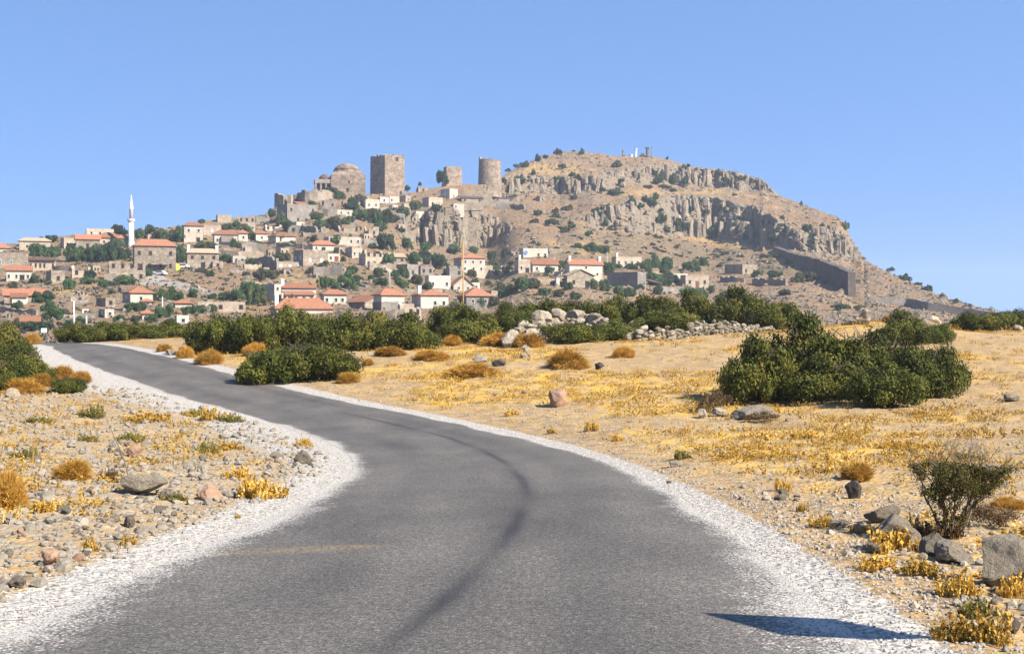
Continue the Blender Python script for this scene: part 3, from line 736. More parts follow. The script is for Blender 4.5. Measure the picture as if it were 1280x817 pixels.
H('barn', 'long low stone barn with red roof near the left edge', 'the long low red-roofed barn', 3, 5, 52, 381, 368, 361, 'g', 'stone', (3,1), door='p', wf='d', cat='barn')
H('lean_to', 'small red lean-to roof in front of the long barn', None, 14, 15, 31, 382, 371, 366.5, 's', 'white', (1,1), cat='shed')
H('shed', 'low shed with red roof half hidden by bushes at lower left', None, 25, 27, 46, 407, 401, 396.5, 'g', 'stone', (1,1), wf='d', cat='shed')
H('stone_house', 'square stone house with tan hipped roof standing alone on bare slope', 'the lone tan-roofed stone house', 232, 234, 271, 335.5, 316, 310.5, 'h', 'stone', (3,2), roof='tantile', chim=2, wf='d', door='d')
H('stone_shed', 'low stone annex at the right end of the lone stone house', None, 264, 266, 278, 336, 326, 325, 'f', 'stone', (1,1), wf='d', cat='shed')
H('house', 'tall white house with red roof and dark balcony on the skyline', 'the tall white skyline house', 228, 230, 252, 303.5, 282, 277.5, 'h', 'white', (2,2), door='d')
H('house', 'beige flat house with bright windows right of the tall white house', None, 251, 254, 275, 294, 281, 280, 'f', 'cream', (3,1), pane='pale')
rt, w, d, h, s = H('house', 'white house with red roof and grey shaded veranda panel', 'the white house with the grey veranda', 265, 268, 295, 305.5, 293, 287.5, 'h', 'white', (4,1))
MB().box(-w*.22, w*.3, -1.2, -.05, h*.25, h*.85).build('veranda', M['grey'], rt)
H('house', 'narrow white house with red roof between two wider white ones', None, 294, 298, 309, 301, 291.5, 287, 'h', 'white', (1,1))
H('house', 'white house with low red roof left of the dark sided one', None, 318, 320, 334, 301, 292, 288, 'h', 'white', (1,1))
H('house', 'white house with red roof and broad dark left side', 'the dark-sided red-roofed house', 332, 345, 367, 304.5, 295, 289.5, 'h', 'white', (2,1))
H('house', 'pale cube house alone on skyline left of the grey ruin', 'the pale cube on the skyline', 268, 272, 288, 279, 268, 267, 'f', 'cream', (2,1))
H('ruined_house', 'low ruin with two dark gable ends on skyline', None, 294, 298, 318, 279, 269, 268, 'r', 'stone', (3,1), wf='d', cat='ruin')
H('ruined_house', 'low broken wall house at the skyline beside dark trees', None, 318, 320, 336, 279, 269, 268, 'r', 'grey', (1,1), wf='d', cat='ruin')
H('house', 'beige flat house below the two gable ruin', None, 304, 306, 318, 289, 279, 278, 'f', 'cream', (2,1))
H('ruined_house', 'white walled ruin with dark openings under the grey stone building', None, 329, 332, 351, 289, 280, 279, 'r', 'white', (3,1), wf='d', cat='ruin')
H('ruined_house', 'long bright low wall house on the terrace right of the lone stone house', None, 289, 291, 306, 329, 319.5, 319, 'f', 'white', (2,1), cat='house')
rt, w, d, h, s = H('stone_building', 'tall grey stone building with shaded side below the fortress ruins', 'the tall grey stone building', 342, 359, 393, 279, 254.5, 254, 'f', 'grey', (4,2), sidewin=3, wf='d')
MB().add([(-w*.1, .5, h), (w*.28, .5, h), (w*.28, d*.6, h+1.6), (-w*.1, d*.6, h+1.6), (w*.28, d*.6, h), (-w*.1, d*.6, h)], [(0,1,2,3), (1,4,2), (0,3,5), (4,5,3,2)]).build('roof_patch', M['tile'], rt)
H('stone_house', 'dark walled stone house below the domed mosque', None, 403, 405, 419, 260, 250.5, 250, 'f', 'grey', (2,1), wf='d')
H('house', 'small white house with bright wall left of dark trees below the mosque', None, 420, 422, 440, 269, 262, 261.5, 'f', 'white', (2,1))
H('house', 'white house with two openings below the square tower', 'the white house below the square tower', 455, 457, 474, 261, 249, 248, 'f', 'white', (2,1))
H('house', 'blue grey walled house at the foot of the square tower', None, 473, 475, 486, 254, 246, 245.5, 'f', 'concrete', (1,1))
H('house', 'white flat house under the right corner of the square tower', None, 485, 487, 499, 254, 245, 244.5, 'f', 'white', (2,1))
H('house', 'small house with almost black shaded wall right of the square tower foot', None, 498, 507, 513, 253, 244, 243.5, 'f', 'cream', (1,1))
H('house', 'beige house with reddish brown door below the square tower', 'the beige house with a red door', 503, 505, 524, 262, 254, 253.5, 'f', 'cream', (3,1), door='r')
H('ruined_house', 'small stone block on the skyline between square tower and pine', None, 521, 523, 535, 241, 233, 232, 'r', 'stone', (1,1), wf='d', cat='ruin')
H('house', 'white house with grey shaded side below the small tower', 'the white grey-sided house below the small tower', 550, 562, 572, 250, 235.5, 235, 'f', 'white', (1,1), sidewin=1)
H('house', 'beige flat house with narrow dark side left of the village crag', None, 527, 536, 553, 259, 246, 245, 'f', 'cream', (2,1))
H('house', 'tiny white house on the left top of the village crag', None, 518, 520, 530, 272.5, 264, 263.5, 'f', 'white', (1,1))
H('house', 'tiny white walled house below the beige one with the red door', None, 502, 504, 513, 267.5, 261, 260.5, 'f', 'white', (1,1))
H('hut', 'small pale hut on the very edge of the village crag top', 'the pale hut on the crag top', 566, 567, 580, 261, 254.5, 254, 'f', 'white', (2,1), cat='hut')
H('shed', 'long low brown roofed shed below the small tower', None, 574, 577, 604, 252.5, 247, 244, 's', 'stone', (3,1), roof='darkroof', wf='d', cat='shed')
H('shelter', 'dark flat roofed shelter at the foot of the round tower', 'the dark shelter under the round tower', 616, 618, 642, 252, 247, 245.5, 's', 'grey', (3,1), roof='darkroof', wf='d', cat='shelter')
H('stone_hut', 'small stone hut below the upper left cliff on the hilltop', 'the hut below the upper cliff', 666, 675, 681, 252.5, 244, 243, 'r', 'stone', (1,1), wf='d', cat='hut')
H('house', 'white house with red roof right of the dark sided red roofed house', 'the white red-roofed house above the stone front', 388, 391, 417, 313, 306, 300.5, 'h', 'white', (3,1), door='d')
H('stone_house', 'large stone fronted house with two pale windows in its dark left side', 'the large stone-fronted house', 363, 379, 408, 333.5, 312, 311, 'f', 'stone', (2,1), pane='pale', sidewin=2)
H('house', 'long low wall building with three white panels below the stone fronted house', 'the low building with three white panels', 341, 346, 378, 337, 327, 326.5, 'f', 'cream', (3,1), pane='pale')
H('house', 'small white cube house with red door right of the stone fronted house', None, 406, 409, 424, 327, 317, 316, 'f', 'white', (2,1), door='r')
H('house', 'long white flat house with square dark windows in mid village', 'the long white flat house', 401, 411, 450, 306, 295.5, 295, 'f', 'white', (5,1))
H('house', 'flat cream house with dark left block left of the tall beige one', None, 430, 440, 452, 323, 309, 308, 'f', 'cream', (2,1))
H('house', 'tall beige ruined house with dark left side at village centre', 'the tall beige house at village centre', 447, 457, 478, 334, 312, 310, 'r', 'cream', (3,2), wf='d')
H('ruined_house', 'collapsed house with sagging reddish brown roof right of the tall beige house', None, 487, 490, 506, 328, 321, 316, 's', 'stone', (2,1), roof='tantile', wf='d', cat='ruin')
H('barn', 'flat roofed barn with wide purple grey shaded wall facing left', 'the barn with the wide purple grey wall', 485, 509, 522, 347, 330, 329, 'f', 'grey', (1,1), cat='barn', wf='d')
H('ruined_house', 'narrow ruin with one dark side among trees below the square tower', None, 455, 461, 473, 297, 281, 280, 'r', 'stone', (1,1), wf='d', cat='ruin')
H('ruined_house', 'long low stone ruin with broken wall above the long white house', None, 421, 424, 449, 291, 282, 281, 'r', 'stone', (3,1), wf='d', cat='ruin')
H('ruined_house', 'ruined stone house with gaps below the pale bright wall', None, 427, 430, 444, 280, 270, 269, 'r', 'grey', (2,1), wf='d', cat='ruin')
H('ruined_house', 'broken stone walls right of the thick trees below the square tower', None, 490, 493, 506, 279, 265, 264, 'r', 'grey', (2,1), wf='d', cat='ruin')
H('house', 'long house with red roof and its plain stone gable end facing front', 'the long red-roofed gable house', 432, 456, 479, 387, 377, 369, 'p', 'stone', (0,0), ang=40)
rt, w, d, h, s = H('house', 'house with red pyramid roof, white upper wall and grey lower wall', 'the red pyramid-roofed house', 465, 477, 504, 388, 369, 361, 'h', 'white', (2,1), chim=0)
MB().box(-w/2-.15, w/2+.15, -.18, d+.15, -3.5, h*.58).build('lower_wall', M['grey'], rt); obj('window', WIN['w'], rt, (w*.28, -.19, h*.2), scale=(.9, 1.2, 1.2))
H('house', 'white house with red roof and tall white chimney behind the front bushes', 'the white house with a tall chimney', 512, 526, 560, 386, 369, 362, 'h', 'white', (3,1), chim=1)
H('ruined_house', 'low beige walls between the pyramid roofed house and the chimney house', None, 499, 501, 526, 398, 379, 377, 'r', 'cream', (3,1), wf='d', cat='ruin')
H('house', 'white house with small red hipped roof left of the long gable house', None, 403, 405, 432, 380.5, 368, 362, 'h', 'white', (3,1))
H('house', 'two storey white house with stacked red roofs above the big red roof', 'the two storey house with stacked roofs', 344, 352, 393, 374, 360, 354, 'h', 'white', (4,1), chim=1, wf='d')
H('house_porch', 'lower red roof of a porch in front of the two storey house', None, 356, 358, 391, 377, 368, 363.5, 's', 'white', (4,1), cat='porch', wf='d')
H('house', 'narrow tall house with black side wall left of the stacked roofs', None, 335, 343, 350, 377, 355, 354, 'f', 'white', (1,2))
H('house', 'wide house with big red hipped roof rising behind the front bushes', 'the big red hipped roof behind the bushes', 333, 345, 413, 396, 386, 373, 'h', 'white', (6,1), chim=1)
H('house', 'pale grey flat house with black side left of the yellow pole', 'the pale flat house left of the yellow pole', 530, 536, 563, 362, 344, 343, 'f', 'concrete', (3,1))
H('house', 'white house with its red gable facing front right behind the yellow pole', None, 565, 567, 591, 363, 356, 345.5, 'p', 'white', (2,1))
H('house', 'white flat annex right of the front gable house', None, 588, 590, 600, 364, 353, 352, 'f', 'white', (1,1))
H('house', 'low grey house with wide red hipped roof just above bushes at yellow pole', None, 570, 583, 615, 382, 370, 359, 'h', 'grey', (2,1))
rt, w, d, h, s = H('house', 'two storey pinkish white house with red hipped roof below the village crag', 'the pinkish two storey house', 566, 577, 606, 339.5, 322.5, 316.5, 'h', 'white', (3,2))
MB().box(w*.5, w*.5+3.2, .6, 5, -3.5, h*.5).build('annex', M['cream'], rt)
H('ruined_house', 'small grey ruin left of the pinkish two storey house', None, 559, 562, 578, 347, 332, 331, 'r', 'grey', (2,1), wf='d', cat='ruin')
H('house', 'small grey flat house among trees below the village crag', None, 521, 526, 541, 343.5, 332, 331, 'f', 'grey', (2,1), wf='d')
rt, w, d, h, s = H('house', 'white flat house with a blue sign on its wall at village edge', 'the white house with the blue sign', 649, 654, 685, 324, 310, 309, 'f', 'white', (4,1), wf='c')
MB().lathe([(.75, 0), (.75, .06)], 14).build('blue_sign', M['bluepaint'], rt, loc=(-w*.40, -.14, h*.6), rot=(pi/2, 0, 0))
H('house', 'beige flat house with chimney below the blue sign house', None, 644, 648, 663, 342, 324, 323, 'f', 'cream', (2,1), chim=1, door='d')
H('house', 'long white house with red roof half covered by green vine', 'the white house with the vine', 663, 666, 698, 341, 329.5, 324, 'g', 'white', (3,1), chim=0)
H('house', 'two storey white house with red roof and a white chimney at each end', 'the white house with two end chimneys', 709, 712, 754, 346, 329.5, 324, 'g', 'white', (3,2), chim=2)
rt, w, d, h, s = H('barn', 'stone barn with low tan gable in front of the two chimney house', 'the stone barn with the tan gable', 706, 709, 743, 359, 344, 336.5, 'p', 'stone', (2,1), roof='tantile', door='d', wf='d', cat='barn')
MB().box(-w/2-3.4, -w/2-.05, .5, 5, h*.78, h*.84).box(-w/2-3.3, -w/2-2.2, .6, 1.6, -3, h*.78).build('canopy', M['concrete'], rt)
H('house', 'cream house with small dark windows and parapet among trees', 'the cream parapet house', 767, 770, 803, 333.5, 320.5, 320, 'f', 'cream', (4,1), chim=1, wf='c')
rt, w, d, h, s = H('stone_building', 'long grey stone building seen mostly from its left side', 'the long grey stone building', 761, 797, 809, 363, 339.5, 339, 'f', 'grey', (2,1), wf='c', ang=50)
MB().add([(w/2, -1.6, h*.5), (w/2+7, -1.6, h*.42), (w/2+7, 3.4, h*.62), (w/2, 3.4, h*.66)] + [(w/2, -1.6, h*.53), (w/2+7, -1.6, h*.45), (w/2+7, 3.4, h*.65), (w/2, 3.4, h*.69)], [(3,2,1,0), (4,5,6,7), (0,1,5,4), (1,2,6,5), (2,3,7,6), (3,0,4,7)]).box(w/2+6.6, w/2+6.8, -1.5, -1.3, -3, h*.43).box(w/2+6.6, w/2+6.8, 3, 3.2, -3, h*.6).build('shed_roof', M['darkroof'], rt)
H('house', 'bright flat house with broad dark doorway right of the long grey building', 'the bright flat house at the right village end', 834, 837, 861, 355, 341.5, 341, 'f', 'white', (2,1), door='d')
H('house', 'cream flat house with orange brown patches next to the bright flat house', None, 855, 857, 888, 358.5, 343.5, 342, 'f', 'cream', (3,1), door='w', wf='d')
H('stone_hut', 'lone stone house with grey shaded side on the slope left of city wall', 'the lone house left of the city wall', 910, 928, 949, 344, 330, 329, 'f', 'stone', (2,1), wf='d')
H('house', 'tiny red roofed house among trees at lower left centre', None, 218, 219, 238, 385, 379, 374.5, 'h', 'white', (1,1), pane='dark')
H('house', 'long low cream wall house with dark left block behind the left bushes', None, 237, 247, 304, 389, 377, 376, 'f', 'cream', (5,1), wf='d', ang=14)
H('house', 'tiny white house at the foot of the slope above the left bushes', None, 219, 221, 235, 406, 394, 393, 'f', 'white', (1,1))
H('house', 'small red roofed house at lower left between trees', None, 176, 178, 189, 381, 377, 373.5, 'h', 'white', (1,1))

# terrace and garden walls, city walls, fortress ruins: strips that stand on the slope
def wall_strip(name, label, pts, thick, mat, cat='wall', group=None, rough=.12, ref=None, fixY=None, step=1.4):
    """pts: (px, py of foot, py of top); broken, uneven crest."""
    rng = random.Random(int(pts[0][0]*13 + pts[0][1])); P = []
    for px, pb, pt in pts:
        p = hill(px, pb) if fixY is None else np.array([(px-CX)/F*fixY, fixY, EYE-(pb-CY)/F*fixY]); s = p[1]/F
        P.append((p[0], p[1], EYE-(pb-CY)*s, (pb-pt)*s))
    P = np.array(P); seg = np.hypot(np.diff(P[:,0]), np.diff(P[:,1])); d = np.r_[0, np.cumsum(seg)]
    n = int(max(4, min(60, d[-1]/step))); t = np.linspace(0, d[-1], n); Q = np.array([np.interp(t, d, P[:,k]) for k in range(4)]).T
    V = []; Fc = []
    for i in range(n):
        a = Q[max(i-1, 0)]; b_ = Q[min(i+1, n-1)]; ex, ey = b_[0]-a[0], b_[1]-a[1]; L = math.hypot(ex, ey)+1e-9; nx, ny = -ey/L*thick, ex/L*thick
        h = Q[i,3]*(1 + rng.uniform(-rough, rough)); x, y, z = Q[i,:3]
        V += [(x, y, z-3), (x, y, z+h), (x+nx, y+ny, z+h*.99), (x+nx, y+ny, z-3)]
    for i in range(n-1):
        a, b_ = 4*i, 4*(i+1); Fc += [(a, b_, b_+1, a+1), (a+1, b_+1, b_+2, a+2), (a+2, b_+2, b_+3, a+3)]
    Fc += [(3, 2, 1, 0)[::-1], (4*n-4, 4*n-3, 4*n-2, 4*n-1)[::-1]]
    o = mobj(name, V, Fc, M[mat]); tag(o, label, cat, group, 'thing')
    if ref: LANDMARKS.append((pts[len(pts)//2][0], pts[len(pts)//2][1], ref, abs(pts[-1][0]-pts[0][0])/2, 6))
    return o
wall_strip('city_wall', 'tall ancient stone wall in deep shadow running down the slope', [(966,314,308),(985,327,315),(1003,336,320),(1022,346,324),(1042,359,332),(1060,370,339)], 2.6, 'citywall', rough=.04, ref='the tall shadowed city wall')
wall_strip('lower_city_wall', 'long low ancient wall of grey stone along the right foot of hill', [(1086,378,372),(1110,381,372),(1135,384,373),(1160,388,377),(1200,394,384),(1246,399,391)], 2.2, 'grey', rough=.06, ref='the long low city wall')
wall_strip('fortress_wall', 'broken fortress wall corner on the skyline above the grey building', [(343,258,242),(348,257,243),(354,257,243.5),(360,256,246)], 2.0, 'stone', 'ruin', 'fortress ruins', .12, 'the broken fortress corner')
wall_strip('fortress_wall', 'pale fortress wall stub right of the broken skyline corner', [(359,257,245),(364,257,244),(369,256,248)], 2.0, 'cream', 'ruin', 'fortress ruins')
wall_strip('fortress_wall', 'dark shaded fortress wall between the two pale stubs', [(368,257,245),(372,257,241),(378,257,239)], 2.0, 'citywall', 'ruin', 'fortress ruins')  # its shade is put into the colour by the darkened stone
wall_strip('fortress_wall', 'tallest pale fortress wall with a notch left of the mosque porch', [(377,258,236),(382,258,236),(388,257,240),(393,256,235),(397,255,234)], 2.2, 'stone', 'ruin', 'fortress ruins', .1)
wall_strip('fortress_wall', 'low fortress wall right under the mosque porch', [(397,251,236),(406,250,238),(412,249,239),(419,249,243)], 2.2, 'stone', 'ruin', 'fortress ruins', .3)
TW = [((130,352,343),(170,350,338)), ((60,337,331),(88,338,332)), ((262,320,313),(330,323,314)), ((318,334,322),(345,337,324)), ((345,311,304),(392,312,305)), ((392,345,333),(428,343,331)),
      ((462,338,329),(508,339,330)), ((300,309,303),(332,311,305)), ((395,283,277),(420,284,277)), ((404,270,262),(422,270,262)), ((440,251,245),(462,252,244)), ((360,291,283),(395,292,284)),
      ((940,356,348),(982,357,349)), ((824,367,359),(851,368,360)), ((640,352,347),(700,353,348)), ((690,357,351),(716,360,352)), ((600,344,337),(645,343,338)), ((240,391,383),(262,392,384)), ((686,316,311),(720,315,310)),
      ((78,398,393),(120,396,391)), ((0,391,384),(45,394,388)), ((420,402,391),(460,401,392)), ((478,400,389),(512,400,388)), ((560,392,382),(600,391,381)), ((505,300,292),(520,301,290)), ((620,262,255),(655,262,256)),
      ((900,352,346),(930,353,347)), ((455,306,299),(478,307,299))]
for i, ((xa, ya, ta), (xb, yb_, tb)) in enumerate(TW):
    nm = min(LANDMARKS, key=lambda q: abs(q[0]-(xa+xb)/2) + 2*abs(q[1]-(ya+yb_)/2))
    rel = 'below' if (ya+yb_)/2 > nm[1]+nm[4]*.6 else 'above' if (ya+yb_)/2 < nm[1]-nm[4]*.6 else 'left of' if (xa+xb)/2 < nm[0] else 'right of'
    wall_strip('terrace_wall', f'{"long" if xb-xa > 36 else "short"} {["tan","grey"][i%2]} terrace wall {rel} {nm[2]}', [(xa, ya, ta), ((xa+xb)/2+R.uniform(-3, 3), (ya+yb_)/2+R.uniform(-1, 1.5), (ta+tb)/2+R.uniform(-1, 1.5)), (xb, yb_, tb)], .9, ['stone', 'grey'][i % 2], 'wall', 'terrace walls in the village', .22)

# minaret
def minaret():
    p = hill(163, 308); s = p[1]/F; z = lambda py: (308-py)*s
    o = empty('minaret', (p[0], p[1]+1, p[2])); tag(o, 'slender white minaret with one balcony and pointed cap', 'minaret'); LANDMARKS.append((163, 290, 'the white minaret', 5, 22))
    r = 3.4*s
    MB().lathe([(r*1.25, -4), (r*1.25, z(304)), (r*1.02, z(301)), (r*.92, z(278))], 16).build('shaft', M['minaret'], o, True)
    MB().lathe([(r*.92, z(278)), (r*1.0, z(277.3)), (r*1.4, z(275.6)), (r*1.4, z(273.6)), (r*1.28, z(273.6)), (r*1.28, z(275))], 16).build('balcony', M['minaret'], o)
    MB().lathe([(r*.74, z(275.5)), (r*.68, z(261.5)), (r*.82, z(261))], 16).build('upper_shaft', M['minaret'], o, True)
    MB().lathe([(r*.86, z(261)), (r*.5, z(253)), (r*.12, z(244.5)), (.05, z(242.5))], 16).build('spire', M['minaret'], o)
minaret()
def lit_tower(name, label, ref, x0, xc, x1, yb, yt, mat, ang, windows, crest=.35):
    p = hill(xc, yb); s = p[1]/F; a = radians(ang); w = (x1-xc)*s/cos(a); d = (xc-x0)*s/sin(a); h = (yb-yt)*s
    o = empty(name, (p[0]+w/2*cos(a), p[1]+w/2*sin(a), EYE-(yb-CY)*s), a); tag(o, label, 'tower'); LANDMARKS.append(((x0+x1)/2, (yb+yt)/2, ref, (x1-x0)/2, (yb-yt)/2))
    rng = random.Random(int(x0)); b = MB(); n = 12; c = .97
    ring = []
    for (xa, ya, xb, yb2) in ((-w/2, 0, w/2, 0), (w/2, 0, w/2, d), (w/2, d, -w/2, d), (-w/2, d, -w/2, 0)):
        for q in range(n): ring.append((xa+(xb-xa)*q/n, ya+(yb2-ya)*q/n))
    m = len(ring); V = [(x, y, -4) for x, y in ring] + [(x*c, (y-d/2)*c+d/2, h + rng.uniform(-crest, crest)) for x, y in ring] + [(0, d/2, h-.8)]
    Fc = [(i, (i+1) % m, m+(i+1) % m, m+i) for i in range(m)] + [(m+i, m+(i+1) % m, 2*m) for i in range(m)]
    b.add(V, Fc); b.build('wall', M[mat], o)
    for fx, fz, ww, wh in windows: add_window(o, fx*w, fz*h, ww, wh, 'd', 'dark').location[1] = .02 + (1-c)*d/2*fz
    return o
lit_tower('square_tower', 'tall square stone tower with black shaded left face', 'the square tower', 460, 481, 504.5, 244, 192.5, 'tower', 41, [(.12, .86, 1.3, 1.8), (.3, .05, 1.2, 1.5)], .75)
lit_tower('small_tower', 'small square stone tower right of the pine on skyline', 'the small tower', 553.5, 558, 577.5, 232, 208, 'tower', 18, [], .2)
def round_tower():
    p = hill(612, 240); s = p[1]/F; r = 14.6*s; h = (240-198)*s; n = 36; rng = random.Random(5)
    o = empty('round_tower', (p[0], p[1]+r*1.15, p[2])); tag(o, 'round stone tower with broken top and raised left edge', 'tower'); LANDMARKS.append((612, 218, 'the round tower', 15, 21))
    V = []; Fc = []
    top = [h + rng.uniform(-.5, .3) + (1.2 if 2.8 < 2*pi*k/n < 3.5 else 0) - (1.0 if 5.2 < 2*pi*k/n < 6.1 else 0) for k in range(n)]
    for f, rr in ((0, 1.05), (.35, 1.0), (.7, .97), (1, .94)):
        for k in range(n):
            a = 2*pi*k/n; V.append((r*rr*cos(a), r*rr*sin(a), -2.5 if f == 0 else top[k]*f))
    for j in range(3):
        for k in range(n): k2 = (k+1) % n; Fc.append((j*n+k, j*n+k2, (j+1)*n+k2, (j+1)*n+k))
    for k in range(n): a = 2*pi*k/n; V.append((r*.8*cos(a), r*.8*sin(a), top[k]*.985))
    for k in range(n): k2 = (k+1) % n; Fc.append((3*n+k, 3*n+k2, 4*n+k2, 4*n+k))
    V.append((0, 0, h-1.5)); Fc += [(4*n+k, 4*n+(k+1) % n, 5*n) for k in range(n)]
    mobj('wall', V, Fc, M['tower'], o)
round_tower()
def mosque():
    p = hill(414, 242); s = p[1]/F; a = radians(12); w = 42*s/cos(a); d = w*.95; h = (242-215)*s
    o = empty('mosque', (p[0]+w/2*cos(a), p[1]+w/2*sin(a), EYE-(242-CY)*s), a); tag(o, 'square stone mosque with low dome and arched porch on its left', 'mosque'); LANDMARKS.append((424, 222, 'the domed mosque', 30, 18))
    MB().box(-w/2, w/2, 0, d, -5, h-1.2).add([(-w/2, 0, h-1.2), (w/2, 0, h-1.2), (w/2, d, h-1.2), (-w/2, d, h-1.2), (-w*.38, d*.1, h+.6), (w*.38, d*.1, h+.6), (w*.38, d*.9, h+.6), (-w*.38, d*.9, h+.6)],
        [(0,1,5,4), (1,2,6,5), (2,3,7,6), (3,0,4,7), (4,5,6,7)]).build('wall', M['tower'], o)
    r = w*.36; dm = MB().lathe([(r*1.1, h+.3), (r*1.1, h+1.8)], 8, (0, d/2, 0)).build('drum', M['tower'], o)
    MB().lathe([(r*1.06, h+1.8), (r*.98, h+2.6), (r*.8, h+3.6), (r*.55, h+4.3), (r*.28, h+4.75), (.1, h+4.9)], 24, (0, d/2, 0)).build('dome', M['tower'], dm, True)
    # porch: pillars, arches and a dark small-domed roof
    pw = 20*s; ph = (236-218)*s; x0 = -w/2-pw
    po = MB().box(x0-.1, -w/2-.02, .4, 6.5, ph*.72, ph).build('porch_roof', M['grey'], o)
    MB().lathe([(2.6, ph), (2.2, ph+1.2), (1.2, ph+2.2), (.1, ph+2.6)], 12, (-w/2-2.8, 3.6, 0)).build('porch_dome', M['darkroof'], o, True)
    for q in range(4): MB().box(x0+pw*q/3.15, x0+pw*q/3.15+.75, .5, 1.4, -5, ph*.72).build('pillar', M['stone'], o)
    MB().box(x0+.2, -w/2-.02, 6.0, 6.5, -5, ph*.72).build('porch_back_wall', M['grey'], o)
    add_window(o, -.02*w, h*.12, 1.2, 1.7, 'd')
    add_window(o, .02*w, h*.5, .9, 1.1, 'd')
mosque()
# temple columns on the summit
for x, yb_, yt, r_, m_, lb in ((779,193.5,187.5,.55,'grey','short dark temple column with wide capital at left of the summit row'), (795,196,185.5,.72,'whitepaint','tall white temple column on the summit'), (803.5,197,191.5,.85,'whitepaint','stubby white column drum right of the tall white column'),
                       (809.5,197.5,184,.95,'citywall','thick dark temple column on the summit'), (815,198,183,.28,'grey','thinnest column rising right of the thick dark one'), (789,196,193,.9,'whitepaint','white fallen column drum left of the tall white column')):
    p = hill(x, yb_); s = p[1]/F; h = (yb_-yt)*s
    o = empty('temple_column', (p[0], p[1]+1, EYE-(yb_-CY)*s)); tag(o, lb, 'column', 'temple columns on the summit'); 
    MB().lathe([(r_*1.1, -2), (r_*1.1, .3), (r_, .35), (r_*.85, h-.9)], 14).build('shaft', M[m_], o)
    MB().lathe([(r_*.85, h-.9), (r_*1.35, h-.45), (r_*1.35, h)], 14).build('capital', M[m_], o)

# poles, sign, cars and tarpaulin in the village
def pole(px, yb_, yt, label, near_Y=None, r_=.16, mat='concrete', arm=True):
    if near_Y: p = at_depth(px, near_Y)
    else: p = hill(px, yb_)
    s = p[1]/F; h = EYE-(yt-CY)*s - p[2]; o = empty('utility_pole' if arm else 'yellow_pole', p); tag(o, label, 'pole', 'poles in the village' if arm else None)
    MB().lathe([(r_*1.25, -1), (r_, h*.5), (r_*.7, h)], 10).build('shaft', M[mat], o, True)
    if arm: MB().box(-.8, .8, -.06, .06, h-.55, h-.42).box(-.6, -.5, -.04, .04, h-.42, h-.2).box(.5, .6, -.04, .04, h-.42, h-.2).build('crossarm', M['metal'], o)
pole(92.5, 412, 376, 'white concrete power pole behind the left bushes', r_=.17, mat='whitepaint')
pole(108, 408, 394, 'short pale pole right of the white power pole', r_=.15, mat='whitepaint')
pole(203, 391, 371, 'thin pale power pole among trees below the large stone hall', r_=.14, mat='whitepaint')
pole(487, 360, 337, 'thin pale power pole in front of the purple grey barn', r_=.16)
pole(693, 340, 322, 'thin pale pole right of the white house with the vine', r_=.2)
pole(759, 338, 315, 'thin pale pole left of the cream parapet house', r_=.13)
pole(579, 0, 300, 'tall thin yellow pole rising above the front bushes', 88, .038, 'yellowpaint', False)
p = hill(55, 419); s = p[1]/F
o = empty('road_sign', p); tag(o, 'blank white road sign panel beyond the left end of the road', 'sign')
MB().box(-3.6*s, 3.6*s, -.04, .04, 3.2*s, 9*s).build('panel', M['whitepaint'], o); MB().lathe([(.06, -1), (.06, 8*s)], 8, (0, .1, 0)).build('post', M['metal'], o)

def car(px, py, rz, label, L=4.1):
    p = hill(px, py); o = empty('parked_car', (p[0], p[1]-.6, EYE-(py-CY)*p[1]/F-.1), rz); tag(o, label, 'car', 'cars parked by the stone hall')
    prof_ = [(-L/2, .35), (L/2, .35), (L/2, .75), (L*.33, .92), (L*.16, 1.42), (-L*.24, 1.45), (-L*.42, .95), (-L/2, .85)]
    n = len(prof_); V = [(x, -.8, z) for x, z in prof_] + [(x, .8, z) for x, z in prof_]
    V = [(x, y*(.82 if z > 1.2 else 1), z) for x, y, z in V]
    mobj('body', V, [tuple(range(n)), tuple(range(2*n-1, n-1, -1))] + [((i+1) % n, i, n+i, n+(i+1) % n) for i in range(n)], M['carpaint'], o)
    MB().add([(L*.27, -.81, .98), (L*.15, -.70, 1.36), (-L*.22, -.70, 1.38), (-L*.36, -.81, .98)], [(0,1,2,3)]).add([(L*.27, .81, .98), (L*.15, .70, 1.36), (-L*.22, .70, 1.38), (-L*.36, .81, .98)], [(3,2,1,0)]).build('side_window', M['pane'], o)
    MB().add([(L*.325, -.7, .97), (L*.325, .7, .97), (L*.18, .62, 1.39), (L*.18, -.62, 1.39)], [(0,1,2,3)]).build('windscreen', M['pane'], o)
    for xx in (-L*.3, L*.3):
        for yy in (-.78, .78):
            MB().lathe([(.32, -.1), (.32, .1)], 14).build('wheel', M['tyre'], o, loc=(xx, yy, .32), rot=(pi/2, 0, 0))
car(200.5, 344, radians(160), 'silver white car parked in front of the large stone hall')
car(229, 335.5, radians(175), 'white car parked at the left corner of the lone stone house')
p = hill(216, 337); s = p[1]/F
V = []; Fc = []; n = 14
for j, (zz, rr) in enumerate(((-.3, 1.0), (.9, .98), (1.6, .8), (1.95, .4))):
    for k in range(n):
        a = 2*pi*k/n; rr2 = rr*(1 + .12*sin(3*a+j)); V.append((2.1*rr2*cos(a), 1.4*rr2*sin(a), zz))
for j in range(3):
    for k in range(n): k2 = (k+1) % n; Fc.append((j*n+k, j*n+k2, (j+1)*n+k2, (j+1)*n+k))
Fc.append(tuple(3*n+k for k in range(n)))
tag(mobj('tarpaulin_heap', V, Fc, M['yellowtarp'], None, True, loc=p), 'bright yellow tarpaulin covered heap beside the large stone hall', 'tarpaulin')

